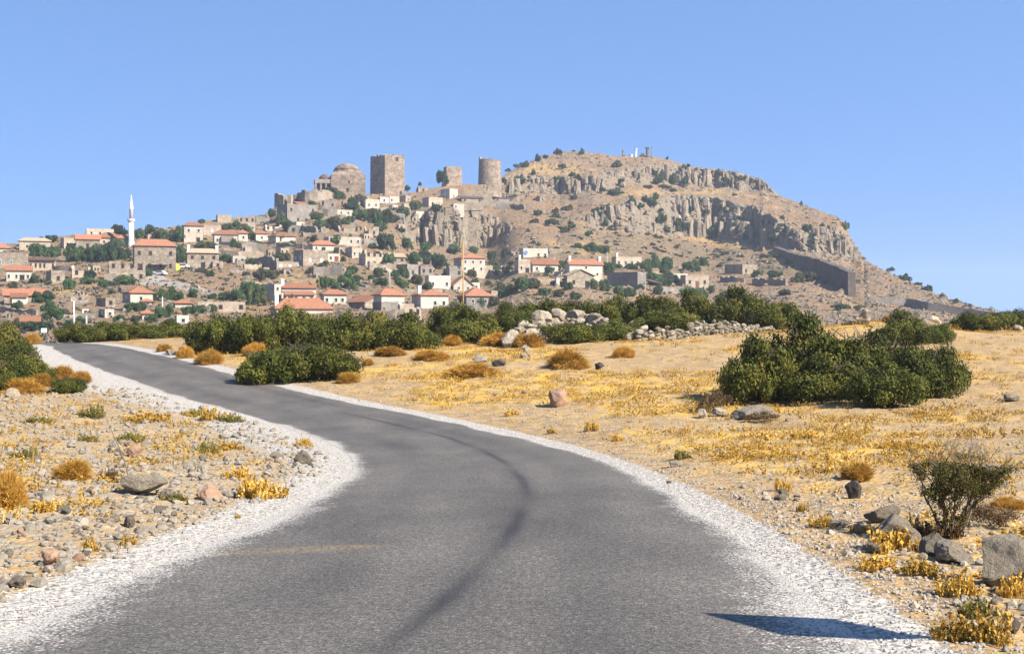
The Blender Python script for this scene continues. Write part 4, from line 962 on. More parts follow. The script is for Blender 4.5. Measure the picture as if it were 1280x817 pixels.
# ------------------------------------------------------------------ plants
def leaf_mesh(name, lumps, n, size, seed, mat, up=.25, aspect=.55, shell=(.72, 1.06), cut=.72, ground=None, lump=.25):
    "leaf-sized faces spread through the outer volume of overlapping lumps (x, y, z, rx, rz)"
    g = np.random.default_rng(seed); Lp = np.array(lumps, float)
    wgt = Lp[:,3]**1.2*Lp[:,4]**.8; li = g.choice(len(Lp), n*2, p=wgt/wgt.sum())
    d = g.normal(size=(n*2, 3)); d[:,2] += up; d /= np.linalg.norm(d, axis=1)[:,None]
    r = g.uniform(shell[0], shell[1], n*2)
    lumpy = 1 + lump*fbm(d[:,0]*2.3+li*7.1, d[:,1]*2.3, d[:,2]*2.3, 3)
    Pp = Lp[li,:3] + d*(r*lumpy)[:,None]*np.c_[Lp[li,3], Lp[li,3], Lp[li,4]]
    keep = np.ones(n*2, bool)
    for k in range(len(Lp)):
        q = ((Pp[:,0]-Lp[k,0])/Lp[k,3])**2 + ((Pp[:,1]-Lp[k,1])/Lp[k,3])**2 + ((Pp[:,2]-Lp[k,2])/Lp[k,4])**2
        keep &= (q > cut**2) | (li == k)
    if ground is not None: keep &= Pp[:,2] > ground
    idx = np.nonzero(keep)[0][:n]; Pp = Pp[idx]; d = d[idx]; li = li[idx]; m = len(idx)
    nrm = d + .55*g.normal(size=(m, 3)); nrm /= np.linalg.norm(nrm, axis=1)[:,None]
    u = np.cross(nrm, g.normal(size=(m, 3))); u /= np.linalg.norm(u, axis=1)[:,None]; v = np.cross(nrm, u)
    sz = size*g.uniform(.6, 1.35, m)[:,None]
    V = np.stack([Pp-u*sz, Pp+v*sz*aspect, Pp+u*sz, Pp-v*sz*aspect], 1).reshape(-1, 3)
    me = mesh(name, V, np.arange(4*m).reshape(-1, 4), mat)
    lt = g.uniform(0, .55, len(Lp)); t = np.clip(lt[li] + g.uniform(-.1, .55, m), 0, 1)
    fattr(me, 'tint', np.repeat(t, 4)); return me
def lumps_bush(rng, n=13, flat=1.0):
    out = [(0, 0, .33, .58, .34)]
    for _ in range(n):
        a = rng.uniform(0, 6.28); q = math.sqrt(rng.random())*.86; r = rng.uniform(.13, .33)
        out.append((q*cos(a), q*sin(a), rng.uniform(.12, .92-.5*q-r*.4)*flat + .02, r, r*rng.uniform(.6, 1.0)))
    return out
def lumps_tree(rng, n=11):
    out = [(0, 0, .58, .5, .30)]
    for _ in range(n):
        a = rng.uniform(0, 6.28); q = math.sqrt(rng.random())*.85; r = rng.uniform(.16, .36)
        out.append((q*cos(a), q*sin(a), rng.uniform(.25, .98-.35*q-r*.3), r, r*rng.uniform(.5, .85)))
    return out
def lumps_poplar(rng, n=9):
    return [(rng.uniform(-.3, .3), rng.uniform(-.3, .3), .1+.85*k/n, .75*(1-.75*(k/n)**1.6)+.1, .13) for k in range(n)]
def wood_mesh(name, rng, stems, h, r, spread, mat):
    b = MB()
    for k in range(stems):
        a = rng.uniform(0, 6.28); q = spread*rng.uniform(.4, 1) if stems > 1 else 0
        tip = (q*cos(a), q*sin(a), h*rng.uniform(.8, 1)); mid = (tip[0]*.35+rng.uniform(-.04, .04), tip[1]*.35, h*.45)
        b.tube([(tip[0]*.1, tip[1]*.1, -.12), mid, tip], [r, r*.7, r*.3], 5)
        for _ in range(3):
            a2 = rng.uniform(0, 6.28); f = rng.uniform(.4, .85); s = tuple(m_+(t_-m_)*f for m_, t_ in zip(mid, tip)); e = (s[0]+.3*cos(a2), s[1]+.3*sin(a2), s[2]+rng.uniform(.08, .22))
            b.tube([s, e], [r*.45, r*.15], 4)
    return mesh(name, b.v, b.f, mat)
rb = random.Random(21)
BUSH = [leaf_mesh('foliage', lumps_bush(rb, 26), 19000, .030, 100+i, M['bush'], ground=.0, shell=(.55, 1.2), cut=.5, lump=.5) for i in range(6)]
BUSHWOOD = [wood_mesh('stems', rb, 7, .80, .024, .62, M['bark']) for _ in range(3)]
TREE = [leaf_mesh('crown', lumps_tree(rb, 15), 3000, .068, 200+i, M['tree'], shell=(.6, 1.15), cut=.6, lump=.45) for i in range(6)]
TREEWOOD = [wood_mesh('trunk', rb, 3, .7, .055, .4, M['bark']) for _ in range(3)]
POP = [leaf_mesh('crown', lumps_poplar(rb), 1500, .10, 300+i, M['tree_light']) for i in range(2)]
SHRUB = [leaf_mesh('shrub', lumps_bush(rb, 9), 1300, .085, 400+i, M['tree_dark'], ground=-.05) for i in range(5)]
def set_mat(o, m):
    o.material_slots[0].link = 'OBJECT'; o.material_slots[0].material = m

# --- near evergreen bushes: (x0, x1, top, foot, depth or None, kind, label)
NB = [
 (-34,34,401,447,66,'bush','tall rounded evergreen bush at the left picture edge beside the road end'),
 (-6,62,430,480,None,'bush','broad evergreen bush at the left edge in front of the tall rounded one'),
 (-40,30,446,492,None,'bush','low evergreen bush cut by the left edge above the dry orange growth'),
 (62,108,468,493,None,'bush','small dark evergreen bush among orange dry growth left of the road'),
 (74,128,404,434,96,'bush','leftmost bush of the low evergreen row beyond the road crest'),
 (112,164,400,432,98,'bush','second bush of the low evergreen row beyond the road crest'),
 (150,200,404,431,96,'bush','third bush of the low evergreen row beyond the road crest'),
 (188,240,402,429,95,'bush','last bush of the low evergreen row beside the taller bank of bushes'),
 (232,302,386,444,None,'bush','tall dark bush at the left end of the long bush bank'),
 (270,345,380,442,None,'bush','highest bush of the long bush bank under the big red roof'),
 (330,402,380,436,None,'bush','bush of the long bank right of its highest one'),
 (386,452,385,440,None,'bush','bush in the middle of the long bank below the gable house'),
 (432,492,388,439,None,'bush','bush in the long bank below the red pyramid roof'),
 (478,545,390,438,None,'bush','rightmost bush of the long bank near the yellow pole'),
 (292,376,430,481,None,'bush','dark front bush close to the road below the long bank'),
 (335,420,419,474,None,'bush','tallest of the front bushes in the middle of that clump'),
 (352,454,426,477,None,'bush','front bush with olive top beside the white round rock'),
 (532,592,374,424,None,'bush','dark bush at the foot of the yellow pole'),
 (556,628,382,430,None,'bush','wide bush right of the yellow pole'),
 (608,660,378,416,None,'bush_light','bright yellow green bush left of the white boulders'),
 (640,702,371,404,92,'bush','bush behind the white boulder pile, left end of the back row'),
 (690,752,368,402,94,'bush','back row bush behind the grey stone heap'),
 (740,802,370,404,93,'bush','back row bush below the stone barn'),
 (788,850,366,405,92,'bush','back row bush below the long grey stone building'),
 (838,900,365,408,90,'bush','back row bush below the bright flat house'),
 (886,952,361,414,88,'bush','tallest back row bush behind the dry stone wall'),
 (938,1000,371,410,88,'bush','rightmost back row bush sloping to the right'),
 (680,752,399,434,76,'bush','round bush right in front of the white boulder pile'),
 (740,802,401,434,77,'bush','bush left of the dry stone wall end'),
 (796,880,388,422,84,'bush','broad bush above the left part of the dry stone wall'),
 (908,1000,416,504,None,'bush','dark rounded bush at the left end of the big right clump'),
 (960,1066,391,496,48,'bush','tallest bush at the top of the big right clump'),
 (1018,1118,402,499,47.5,'bush','middle bush of the big right clump'),
 (1072,1176,413,500,47,'bush','tall bush right of the middle in the big right clump'),
 (1058,1152,452,509,None,'bush','low spreading bush at the front of the big right clump'),
 (1124,1204,424,499,46,'bush','rightmost bush of the big right clump'),
 (985,1085,442,503,None,'bush','low bush in the middle foreground of the big right clump'),
 (1092,1158,387,420,70,'bush','bush behind the big right clump between two pale boulders'),
 (1188,1244,389,416,84,'bush','left bush of the row on the right skyline'),
 (1228,1288,385,414,86,'bush','middle bush of the row on the right skyline'),
 (1268,1330,381,412,87,'bush','bush at the right picture edge on the skyline'),
 (1150,1190,402,420,72,'bush_light','small pale green bush beside the right pale boulder'),
]
for i, (x0, x1, yt, yb_, Y, kd, lb) in enumerate(NB):
    cx = (x0+x1)/2
    if Y is None: p = near(cx, yb_-2)
    else: p = at_depth(cx, Y)
    s = p[1]/F; w = (x1-x0)*s*1.16; h = (EYE-(yt-CY)*s - p[2] + .05)*(1.16 if (Y or 0) > 75 else 1.08)
    o = empty('evergreen_bush', p, rb.uniform(0, 6.28)); tag(o, lb, 'bush', 'evergreen bushes near the road')
    f = obj('foliage', BUSH[i % 6], o, scale=(w/2*1.0, w/2*rb.uniform(.85, 1.1), h*.98))
    if kd != 'bush': set_mat(f, M[kd])
    obj('stems', BUSHWOOD[i % 3], o, scale=(w/2, w/2, h))

# --- words for what a plant stands beside
NEARMARKS = [(8,615,'the big orange cushion',25,26),(92,588,'the flat orange cushion',26,12),(172,607,'the grey slab rock',28,15),(260,616,'the reddish stone',18,9),(320,605,'the large thistle patch',40,20),(60,700,'the reddish rubble stone',14,9),(20,727,'the brownish edge stone',17,9),(113,676,'the upright thistle',13,14),(162,652,'the grey stone by the gravel',10,8),
  (168,565,'the pinkish heap stone',9,7),(378,571,'the dark cracked rock',12,9),(258,558,'the round olive tuft',17,10),(1071,588,'the round orange cushion',22,10),(1068,613,'the dark upright rock',10,10),(1127,665,'the rounded boulder',31,23),(1196,686,'the flat topped boulder',24,16),(1264,704,'the largest grey boulder',50,33),(975,603,'the road edge tuft',15,11),(1200,728,'the bright thistle',23,17),(1245,777,'the corner thistles',35,23),(140,593,'the straw tuft',15,10),(218,621,'the olive tuft before the slab',20,7)]
ORD = ['leftmost', 'second from left', 'third from left', 'fourth from left', 'fifth from left', 'sixth from left', 'seventh from left', 'eighth from left', 'ninth from left', 'tenth from left', 'eleventh from left', 'twelfth from left', 'thirteenth from left', 'fourteenth from left', 'fifteenth from left']
def beside(px, py, marks):
    c = min(marks, key=lambda q: max(0, abs(q[0]-px)-q[3]) + 1.3*max(0, abs(q[1]-py)-q[4]))
    dx, dy = (px-c[0])/(c[3]+3), (py-c[1])/(c[4]+3)
    rel = ('below' if dy > 0 else 'above') if abs(dy) > abs(dx) else ('right of' if dx > 0 else 'left of')
    return f'{rel} {c[2]}'
PEND = []
def pend(o, base, px, py): PEND.append((o, base, px, py))
def settle(marks):
    "give every waiting thing a label that singles it out"
    lab = {}
    for it in PEND: lab.setdefault(f'{it[1]} {beside(it[2], it[3], marks)}', []).append(it)
    PEND.clear()
    for c, its in lab.items():
        its.sort(key=lambda t: t[2]); n = len(its)
        for q, it in enumerate(its):
            wd = '' if n == 1 else ', ' + (('left one' if q == 0 else 'right one') if n == 2 else ('rightmost' if q == n-1 else ORD[min(q, 14)]))
            L = c + wd
            if len(L.split()) > 16: L = L.replace(' tree', '', 1).replace('bushy ', 'tree, ') if False else ' '.join(w for w in L.split() if w != 'the')
            it[0]['label'] = L

# --- village trees (cx, foot, width, height, tone)
VT = """47 320 20 18 m;66 321 20 15 m;62 303 20 10 d;92 327 22 22 m;103 326 18 20 m;113 327 16 20 m;124 325 20 22 m;136 326 26 27 d;150 325 20 18 d;160 323 12 14 d;42 354 16 12 m;18 361 16 10 o;87 362 16 15 m;110 355 22 10 m;131 360 18 12 m;156 356 24 14 m;60 377 20 15 d;66 400 24 18 m;38 414 26 14 d;55 412 22 12 d;85 411 14 12 m;192 378 14 18 m;205 376 16 16 m;215 375 14 18 m;166 390 20 14 m;178 388 16 12 m;198 398 20 16 m;212 394 16 16 m;212 406 16 9 d;149 293 22 13 d;175 298 14 14 m;187 292 16 13 d;203 302 26 16 m;217 300 14 14 m;225 303 14 22 m;207 330 14 14 d;218 327 14 13 d;226 328 16 13 d;250 312 18 10 l;263 311 18 10 l;270 326 14 9 d;284 327 16 10 m;315 333 20 12 d;284 287 16 9 m;297 287 14 11 d;252 280 8 7 d;313 298 14 12 m;293 309 10 12 m;322 309 14 9 m;313 374 30 26 m;297 376 22 16 m;282 375 18 12 m;265 374 12 8 m;224 377 12 14 m;236 393 18 12 m;250 392 18 12 m;264 391 18 12 m;276 388 10 12 m;248 341 9 7 o;257 342 9 7 o;325 349 20 12 o;308 346 12 8 o;361 290 18 16 m;400 288 16 16 m;409 286 14 14 m;417 287 20 18 o;414 246 16 14 d;424 249 16 12 d;390 258 14 8 m;326 276 14 8 d;340 272 10 12 d;441 262 22 16 d;446 244 10 8 o;450 275 20 16 m;470 280 16 18 m;484 279 18 20 d;509 239 10 8 m;525 232 6 5 d;480 312 26 23 d;446 288 12 6 d;509 313 16 18 m;518 331 22 18 m;464 331 16 14 m;483 329 14 9 m;429 327 7 7 m;476 357 18 12 d;504 361 18 12 m;520 356 16 15 o;494 348 10 12 m;428 358 16 12 m;438 362 20 18 m;446 352 16 10 o;403 362 14 18 m;420 364 18 12 m;402 337 16 9 o;388 343 12 10 o;336 349 28 14 o;353 326 20 12 l;550 337 24 22 d;533 313 14 12 m;568 318 20 14 m;590 316 16 9 m;615 325 12 13 m;632 322 13 14 d;612 342 16 13 m;624 343 16 12 m;635 342 12 12 d;588 346 16 10 o;545 384 22 16 m;610 357 10 8 o;655 365 26 20 m;668 362 18 16 o;637 368 20 14 m;625 366 14 14 o;681 370 16 12 m;709 362 14 11 d;741 365 14 18 l;752 364 10 16 l;738 316 22 14 m;721 310 14 7 m;755 317 14 12 m;701 337 10 13 m;686 342 16 10 m;819 336 10 22 m;808 340 16 18 m;832 336 20 16 m;860 340 16 14 m;871 341 12 12 m;880 334 14 14 m;818 357 20 18 m;832 357 20 18 d;845 356 14 12 m;761 345 14 20 m;788 337 20 9 m;775 370 18 14 m;788 372 18 14 m;799 364 12 10 m;758 364 12 16 m;860 370 20 12 m;876 371 18 12 m;888 368 12 12 m;947 347 20 11 m;969 347 18 10 d;998 353 18 14 o;1014 352 18 14 o;981 369 18 9 d;1050 388 28 9 d;1075 388 16 8 o;905 375 20 12 m;925 378 18 10 o;700 372 18 12 o;720 374 16 10 m;600 385 18 14 m;616 384 16 16 o;570 386 16 10 m;240 372 14 12 m;190 404 18 12 m;150 402 16 10 m;170 404 16 10 o;100 404 20 10 m;20 410 20 10 o;128 410 18 8 m"""
TONES = {'m': ('tree', 'mid green'), 'd': ('tree_dark', 'dark green'), 'o': ('tree_olive', 'dull olive'), 'l': ('tree_light', 'light green')}
rt_ = random.Random(5)
for i, e in enumerate(VT.split(';')):
    cx, fy, w, h, t = e.split(); cx, fy, w, h = map(float, (cx, fy, w, h)); p = hill(cx, fy); s = p[1]/F
    mt, word = TONES[t]; tall = h > w*1.05
    o = empty('village_tree', (p[0], p[1], EYE-(fy-CY)*s), rt_.uniform(0, 6.28)); tag(o, None, 'tree', 'trees in the village')
    f = obj('crown', TREE[i % 6], o, (0, 0, -.12*h*s), scale=(w*s*.54, w*s*.54*rt_.uniform(.8, 1.1), h*s*1.12)); set_mat(f, M[mt])
    obj('trunk', TREEWOOD[i % 3], o, scale=(w*s*.5, w*s*.5, h*s*.9))
    size = 'small' if w < 13 else 'big' if w >= 22 else 'bushy'
    pend(o, f'{size} {word} tree', cx, fy-h/2)
for cx, fy, w, h, lb in ((313,381,8,25,'slim pale poplar left of the black sided narrow house'), (322,381,9,25,'slim poplar between the pale poplar and the narrow house'), (330,379,10,24,'pale poplar touching the black sided narrow house'), (366,386,6,19,'thin light poplar in front of the big red hipped roof')):
    p = hill(cx, fy); s = p[1]/F; o = empty('poplar_tree', (p[0], p[1]-1, EYE-(fy-CY)*s)); tag(o, lb, 'tree', 'poplars in the village')
    obj('crown', POP[int(cx) % 2], o, scale=(w*s*.55, w*s*.55, h*s)); MB().tube([(0, 0, -1), (0, 0, h*s*.8)], [.25, .06], 6).build('trunk', M['bark'], o)
# the pine by the small tower
p = hill(553, 233); s = p[1]/F; o = empty('pine_tree', (p[0], p[1]-1, p[2])); tag(o, 'dense round pine standing against the sky left of the small tower', 'tree'); LANDMARKS.append((553, 222, 'the skyline pine', 9, 9))
set_mat(obj('crown', TREE[2], o, (0, 0, 0), scale=(9.5*s, 9.5*s, 21*s)), M['tree_dark']); MB().tube([(0, 0, -1), (.2, 0, 9*s)], [.45, .3], 7).build('trunk', M['bark'], o)

# --- hillside shrubs
LANDMARKS += [(565,285,'the village crag',55,25), (690,231,'the upper left cliff',70,11), (850,272,'the long middle cliff',90,22), (870,221,'the upper right cliff',80,12), (1040,305,'the right end cliff',35,18), (717,192,'the rocky summit',25,5), (1150,365,'the right skyline slope',60,14)]
HS = """647 229 13 9 d;697 193 12 9 d;672 202 11 11 d;681 198 9 7 d;657 209 14 10 d;645 209 8 6 d;635 214 8 5 d;727 193 8 9 d;717 190 5 4 d;695 227 12 8 d;672 269 12 10 d;710 263 18 9 o;718 249 14 8 o;733 234 12 9 d;738 226 8 8 d;750 231 12 8 d;768 244 24 11 d;771 209 18 10 d;690 281 20 12 d;668 278 12 7 o;715 285 10 8 m;816 219 8 10 d;826 227 14 15 d;842 230 12 20 m;857 231 10 16 d;855 212 10 9 m;834 199 4 5 d;796 221 7 8 m;808 235 16 6 o;830 235 18 6 o;841 240 14 7 d;812 256 20 12 d;790 255 14 12 m;826 279 14 18 m;849 289 24 20 d;885 253 20 9 d;890 291 14 9 d;898 217 8 7 d;901 219 8 7 d;908 232 12 14 d;925 224 14 7 o;942 229 10 7 o;1001 256 5 6 d;1007 288 16 12 d;1050 309 15 16 d;1056 287 11 14 m;1027 283 7 6 d;902 267 14 14 d;944 275 12 17 d;954 281 8 14 d;966 304 13 16 m;921 291 9 12 d;891 294 16 14 d;917 245 9 5 o;930 300 6 12 m;1029 354 8 6 o;1113 338 11 6 d;1131 350 17 10 d;1146 356 11 6 d;1158 363 15 9 d;1178 372 12 7 d;1192 378 15 7 d;1212 383 10 5 d;1076 352 10 5 o;660 290 9 5 o;735 270 10 5 o;640 330 12 6 o;752 262 8 6 d;863 264 10 10 d;872 282 9 9 d;982 300 8 9 d;1015 303 8 8 d;930 312 14 6 o;905 318 14 6 o;955 322 16 7 o;985 330 12 6 o"""
for i, e in enumerate(HS.split(';')):
    cx, fy, w, h, t = e.split(); cx, fy, w, h = map(float, (cx, fy, w, h)); p = hill(cx, fy); s = p[1]/F; mt, word = TONES[t]
    o = obj('hill_shrub', SHRUB[i % 5], None, (p[0], p[1]-1, EYE-(fy-CY)*s-.3), (0, 0, rt_.uniform(0, 6.28)), (w*s*.52, w*s*.52, h*s*1.05)); set_mat(o, M[mt])
    tag(o, None, 'shrub', 'shrubs on the rocky hill'); pend(o, f'{"small" if w < 10 else "broad" if w > 16 else "round"} {word} shrub', cx, fy-h/2)
# small houses, garden walls and shrubs that fill the lanes of the village
VIL = [(0,318),(90,308),(160,305),(230,296),(300,284),(345,268),(400,258),(450,250),(520,250),(560,256),(505,300),(560,318),(610,330),(610,352),(520,375),(430,378),(330,372),(200,396),(60,398),(0,396)]
ri = random.Random(12)
def in_vil(x, y): return in_poly(np.array([x]), np.array([y]), VIL)[0]
k = 0
while k < 100:
    x, y = ri.uniform(0, 900), ri.uniform(250, 405)
    if not (in_vil(x, y) or (x > 590 and 332 < y < 378)): continue
    k += 1; p = hill(x, y); sc_ = p[1]/F; w = ri.uniform(8, 18); h = w*ri.uniform(.65, 1.0); t = ri.choice('mmmdol'); mt, word = TONES[t]
    o = empty('village_tree', (p[0], p[1], p[2]-.2), ri.uniform(0, 6.28)); tag(o, None, 'tree', 'trees in the village')
    f = obj('crown', TREE[k % 6], o, (0, 0, -.1*h*sc_), scale=(w*sc_*.52, w*sc_*.52, h*sc_*1.1)); set_mat(f, M[mt]); obj('trunk', TREEWOOD[k % 3], o, scale=(w*sc_*.5, w*sc_*.5, h*sc_*.9))
    pend(o, f'{"small" if w < 13 else "bushy"} {word} tree', x, y-h/2)
for (x0, x1, yb_, h, kd, wl) in ((436,446,262,7,'f','cream'),(446,455,257,6,'r','stone'),(462,472,270,8,'f','stone'),(474,486,266,7,'r','cream'),(487,497,263,7,'f','white'),(512,521,278,8,'r','stone'),(497,506,288,8,'f','cream'),(452,462,300,8,'f','cream'),(380,392,270,7,'r','stone'),
        (366,380,284,7,'f','white'),(376,388,296,8,'r','stone'),(420,430,318,9,'f','stone'),(508,520,324,8,'r','cream'),(536,548,322,7,'r','stone'),(420,432,342,9,'r','stone'),(302,314,316,8,'r','cream'),(332,343,322,10,'f','stone'),(346,360,318,8,'f','cream'),(352,362,344,8,'r','grey'),(276,288,318,8,'r','stone'),
        (180,192,300,7,'f','cream'),(240,250,318,7,'f','stone'),(112,124,340,8,'f','cream'),(96,108,370,8,'r','stone'),(66,80,386,8,'r','grey'),(4,16,398,9,'r','stone'),(100,110,392,6,'f','white'),(540,551,262,8,'f','white'),(586,598,262,7,'r','stone'),(640,650,320,7,'r','stone'),(698,708,346,7,'f','white'),(812,824,346,7,'f','cream'),(540,553,372,10,'f','cream'),(610,622,372,9,'f','stone'),(624,636,338,8,'r','cream'),(326,336,342,8,'f','cream')):
    rt = H('small_house' if kd == 'f' else 'ruined_house', 'x', None, x0, x0+(x1-x0)*ri.uniform(.15, .4), x1, yb_, yb_-h, yb_-h, kd, wl, (ri.choice([1, 2]), 1), wf='d', cat='house' if kd == 'f' else 'ruin', group='small houses and ruins in the lanes')[0]
    pend(rt, ('small flat ' if kd == 'f' else 'small roofless ') + {'cream': 'cream', 'stone': 'brown stone', 'white': 'white', 'grey': 'grey stone'}[wl] + ' house', (x0+x1)/2, yb_-h/2)
k = 0
while k < 75:
    x, y = ri.uniform(0, 620), ri.uniform(245, 398)
    if not in_vil(x, y): continue
    k += 1; w = ri.uniform(8, 22); dy = ri.uniform(-2, 2.5); h = ri.uniform(2.5, 6.5)
    wm = ri.choice(['stone', 'grey', 'cream', 'stone']); gw = wall_strip('garden_wall', None, [(x, y, y-h), (x+w*.5, y+dy*.5, y+dy*.5-h*ri.uniform(.6, 1.1)), (x+w, y+dy, y+dy-h*ri.uniform(.5, 1))], .8, wm, 'wall', 'garden walls in the village', .3); pend(gw, f"{'short' if w < 15 else 'longer'} broken {dict(stone='brown', grey='grey', cream='cream')[wm]} garden wall", x+w/2, y-h/2)
k = 0
while k < 130:
    x, y = ri.uniform(0, 900), ri.uniform(245, 410)
    if not (in_vil(x, y) or (x > 590 and 325 < y < 375) or (y > 390 and x < 330)): continue
    k += 1; p = hill(x, y); sc_ = p[1]/F; w = ri.uniform(4, 10)
    o = obj('village_shrub', ri.choice(SHRUB), None, (p[0], p[1], p[2]-.3), (0, 0, ri.uniform(0, 6.28)), (w*sc_*.5, w*sc_*.5, w*sc_*ri.uniform(.5, .95)))
    mt = ri.choice(['tree', 'tree', 'tree_olive', 'tree_dark', 'scrub']); set_mat(o, M[mt]); tag(o, None, 'shrub', 'shrubs between the village houses'); pend(o, f"{'tiny' if w < 6 else 'low'} {dict(scrub='brownish', tree_olive='olive', tree_dark='dark green', tree='fresh green')[mt]} garden shrub", x, y)
k = 0
while k < 60:
    x = ri.uniform(630, 1065); y = ri.uniform(205, 325); ci = np.array([x]), np.array([y])
    if cliff_mask(*ci)[0] < .5 and ri.random() < .75 or y < np.interp(x, *np.array(TOP).T) + 3: continue
    k += 1; p = hill(x, y); s = p[1]/F; w = ri.uniform(5, 13); t = ri.choice('ddmo'); mt, word = TONES[t]
    o = obj('hill_shrub', ri.choice(SHRUB), None, (p[0], p[1]-2.0, p[2]-.5), (0, 0, ri.uniform(0, 6.28)), (w*s*.5, w*s*.5, w*s*ri.uniform(.6, 1.1))); set_mat(o, M[mt]); tag(o, None, 'shrub', 'shrubs on the rocky hill')
    pend(o, f'{"small" if w < 8 else "round"} {word} crag shrub', x, y)
# low scrub on the slope under the crags
SC = [[(690,266),(745,284),(830,298),(905,312),(985,328),(1000,345),(900,336),(800,320),(740,306),(680,284)], [(395,336),(530,342),(530,362),(395,366)], [(640,300),(700,300),(760,318),(700,322),(640,318)]]
rs = random.Random(9)
for poly, n in zip(SC, (110, 34, 14)):
    xs = [q[0] for q in poly]; ys = [q[1] for q in poly]; k = 0
    while k < n:
        x, y = rs.uniform(min(xs), max(xs)), rs.uniform(min(ys), max(ys))
        if not in_poly(np.array([x]), np.array([y]), poly)[0]: continue
        k += 1; p = hill(x, y); s = p[1]/F; w = rs.uniform(4, 11)
        o = obj('scrub_bush', rs.choice(SHRUB), None, (p[0], p[1], p[2]-.3), (0, 0, rs.uniform(0, 6.28)), (w*s*.5, w*s*.5, w*s*rs.uniform(.35, .6)))
        mt = rs.choice(['scrub', 'scrub', 'tree_olive', 'tree_dark']); set_mat(o, M[mt]); tag(o, None, 'shrub', 'low scrub on the slope'); pend(o, f"{'tiny' if w < 6 else 'wide' if w > 9 else 'low'} {dict(scrub='brownish', tree_olive='olive', tree_dark='dark')[mt]} scrub bush", x, y)

settle(LANDMARKS)

# --- dry cushion plants
def cushion_mesh(seed, mat):
    g = np.random.default_rng(seed); n = 4200; d = g.normal(size=(n, 3)); d[:,2] = np.abs(d[:,2])*1.05+.02; d /= np.linalg.norm(d, axis=1)[:,None]
    lump = 1 + .40*fbm(d[:,0]*2.4+seed, d[:,1]*2.4, d[:,2]*2.4, 3); base = d*(lump*g.uniform(.72, .93, n))[:,None]; tip = d*(lump*g.uniform(.95, 1.14, n))[:,None] + .09*g.normal(size=(n, 3))
    sd = np.cross(d, g.normal(size=(n, 3))); sd /= np.linalg.norm(sd, axis=1)[:,None]; sd *= .017
    V = np.stack([base-sd, base+sd, tip], 1).reshape(-1, 3); Fc = np.arange(3*n).reshape(-1, 3).tolist()
    # inner body
    m0 = len(V); A, B = 20, 6; core = []
    for j in range(B+1):
        for k in range(A):
            th = pi/2*j/B; ph = 2*pi*k/A; core.append((cos(th)*cos(ph)*.84, cos(th)*sin(ph)*.84, sin(th)*.84-.03))
    core = np.array(core); dd = core/np.linalg.norm(core, axis=1)[:,None]; core = core*(1+.40*fbm(dd[:,0]*2.4+seed, dd[:,1]*2.4, dd[:,2]*2.4, 3))[:,None]
    for j in range(B):
        for k in range(A): k2 = (k+1) % A; Fc.append([m0+j*A+k, m0+j*A+k2, m0+(j+1)*A+k2, m0+(j+1)*A+k])
    me = mesh('cushion', np.vstack([V, core]), Fc, mat)
    fattr(me, 'tint', np.r_[np.repeat(np.clip(.5 + .9*fbm(d[:,0]*3+9*seed, d[:,1]*3, d[:,2]*3, 2) + g.uniform(-.3, .3, n), 0, 1), 3), np.full(len(core), .12)]); return me
CUSH = [cushion_mesh(k, M['cushion']) for k in range(4)]
CU = [(8,640,50,52,'big bright orange cushion plant at the left picture edge'),(92,598,52,23,'flat orange cushion plant behind the left rubble'),(1071,598,43,20,'round orange cushion plant alone on the right field'),(711,461,56,22,'large orange cushion plant with dark foot in mid field'),
      (779,447,27,14,'small orange cushion plant left of the dry stone wall'),(588,472,66,17,'long flat orange cushion plant in the field left of the grey rock'),(622,432,40,15,'brown cushion plant in front of the white boulder pile'),(660,434,40,16,'brown orange cushion plant touching the white boulders'),
      (435,479,28,13,'orange cushion plant right of the dark front bush'),(487,445,44,11,'flat orange cushion plant behind the front bush'),(540,450,50,12,'wide orange cushion plant in the field below the yellow pole'),(565,432,26,12,'brown cushion plant at the foot of the wide bush by yellow pole'),
      (455,458,24,10,'small tan cushion plant right of the front bush'),(232,448,24,14,'orange cushion plant on the bank above the far road'),(262,456,34,18,'brown cushion plant between far road and bush bank'),(248,440,24,12,'tan cushion plant under the left end of bush bank'),
      (318,445,30,16,'orange cushion plant left of the front bush beside pale rock'),(40,431,24,13,'orange cushion plant under the tall left edge bush'),(75,477,40,18,'orange growth left of the road beside the small dark bush'),(30,492,50,18,'orange growth under the left edge bushes'),(100,478,26,14,'small orange cushion plant right of the small dark bush'),
      (50,484,36,16,'flat orange cushion plant between left edge bushes and small dark bush'),(1262,635,48,14,'flat orange cushion plant behind the twiggy shrub'),(205,440,20,9,'low tan cushion plant at the inside of the road crest'),(1110,402,14,8,'tan cushion plant beside the big pale boulder')]
for i, (cx, fy, w, h, lb) in enumerate(CU):
    p = near(cx, fy-1); s = p[1]/F; o = obj('cushion_plant', CUSH[i % 4], None, p-np.array([0, 0, .02]), (0, 0, rs.uniform(0, 6.28)), (w*s*.5, w*s*.45, h*s*.98)); tag(o, lb, 'plant', 'dry cushion plants')

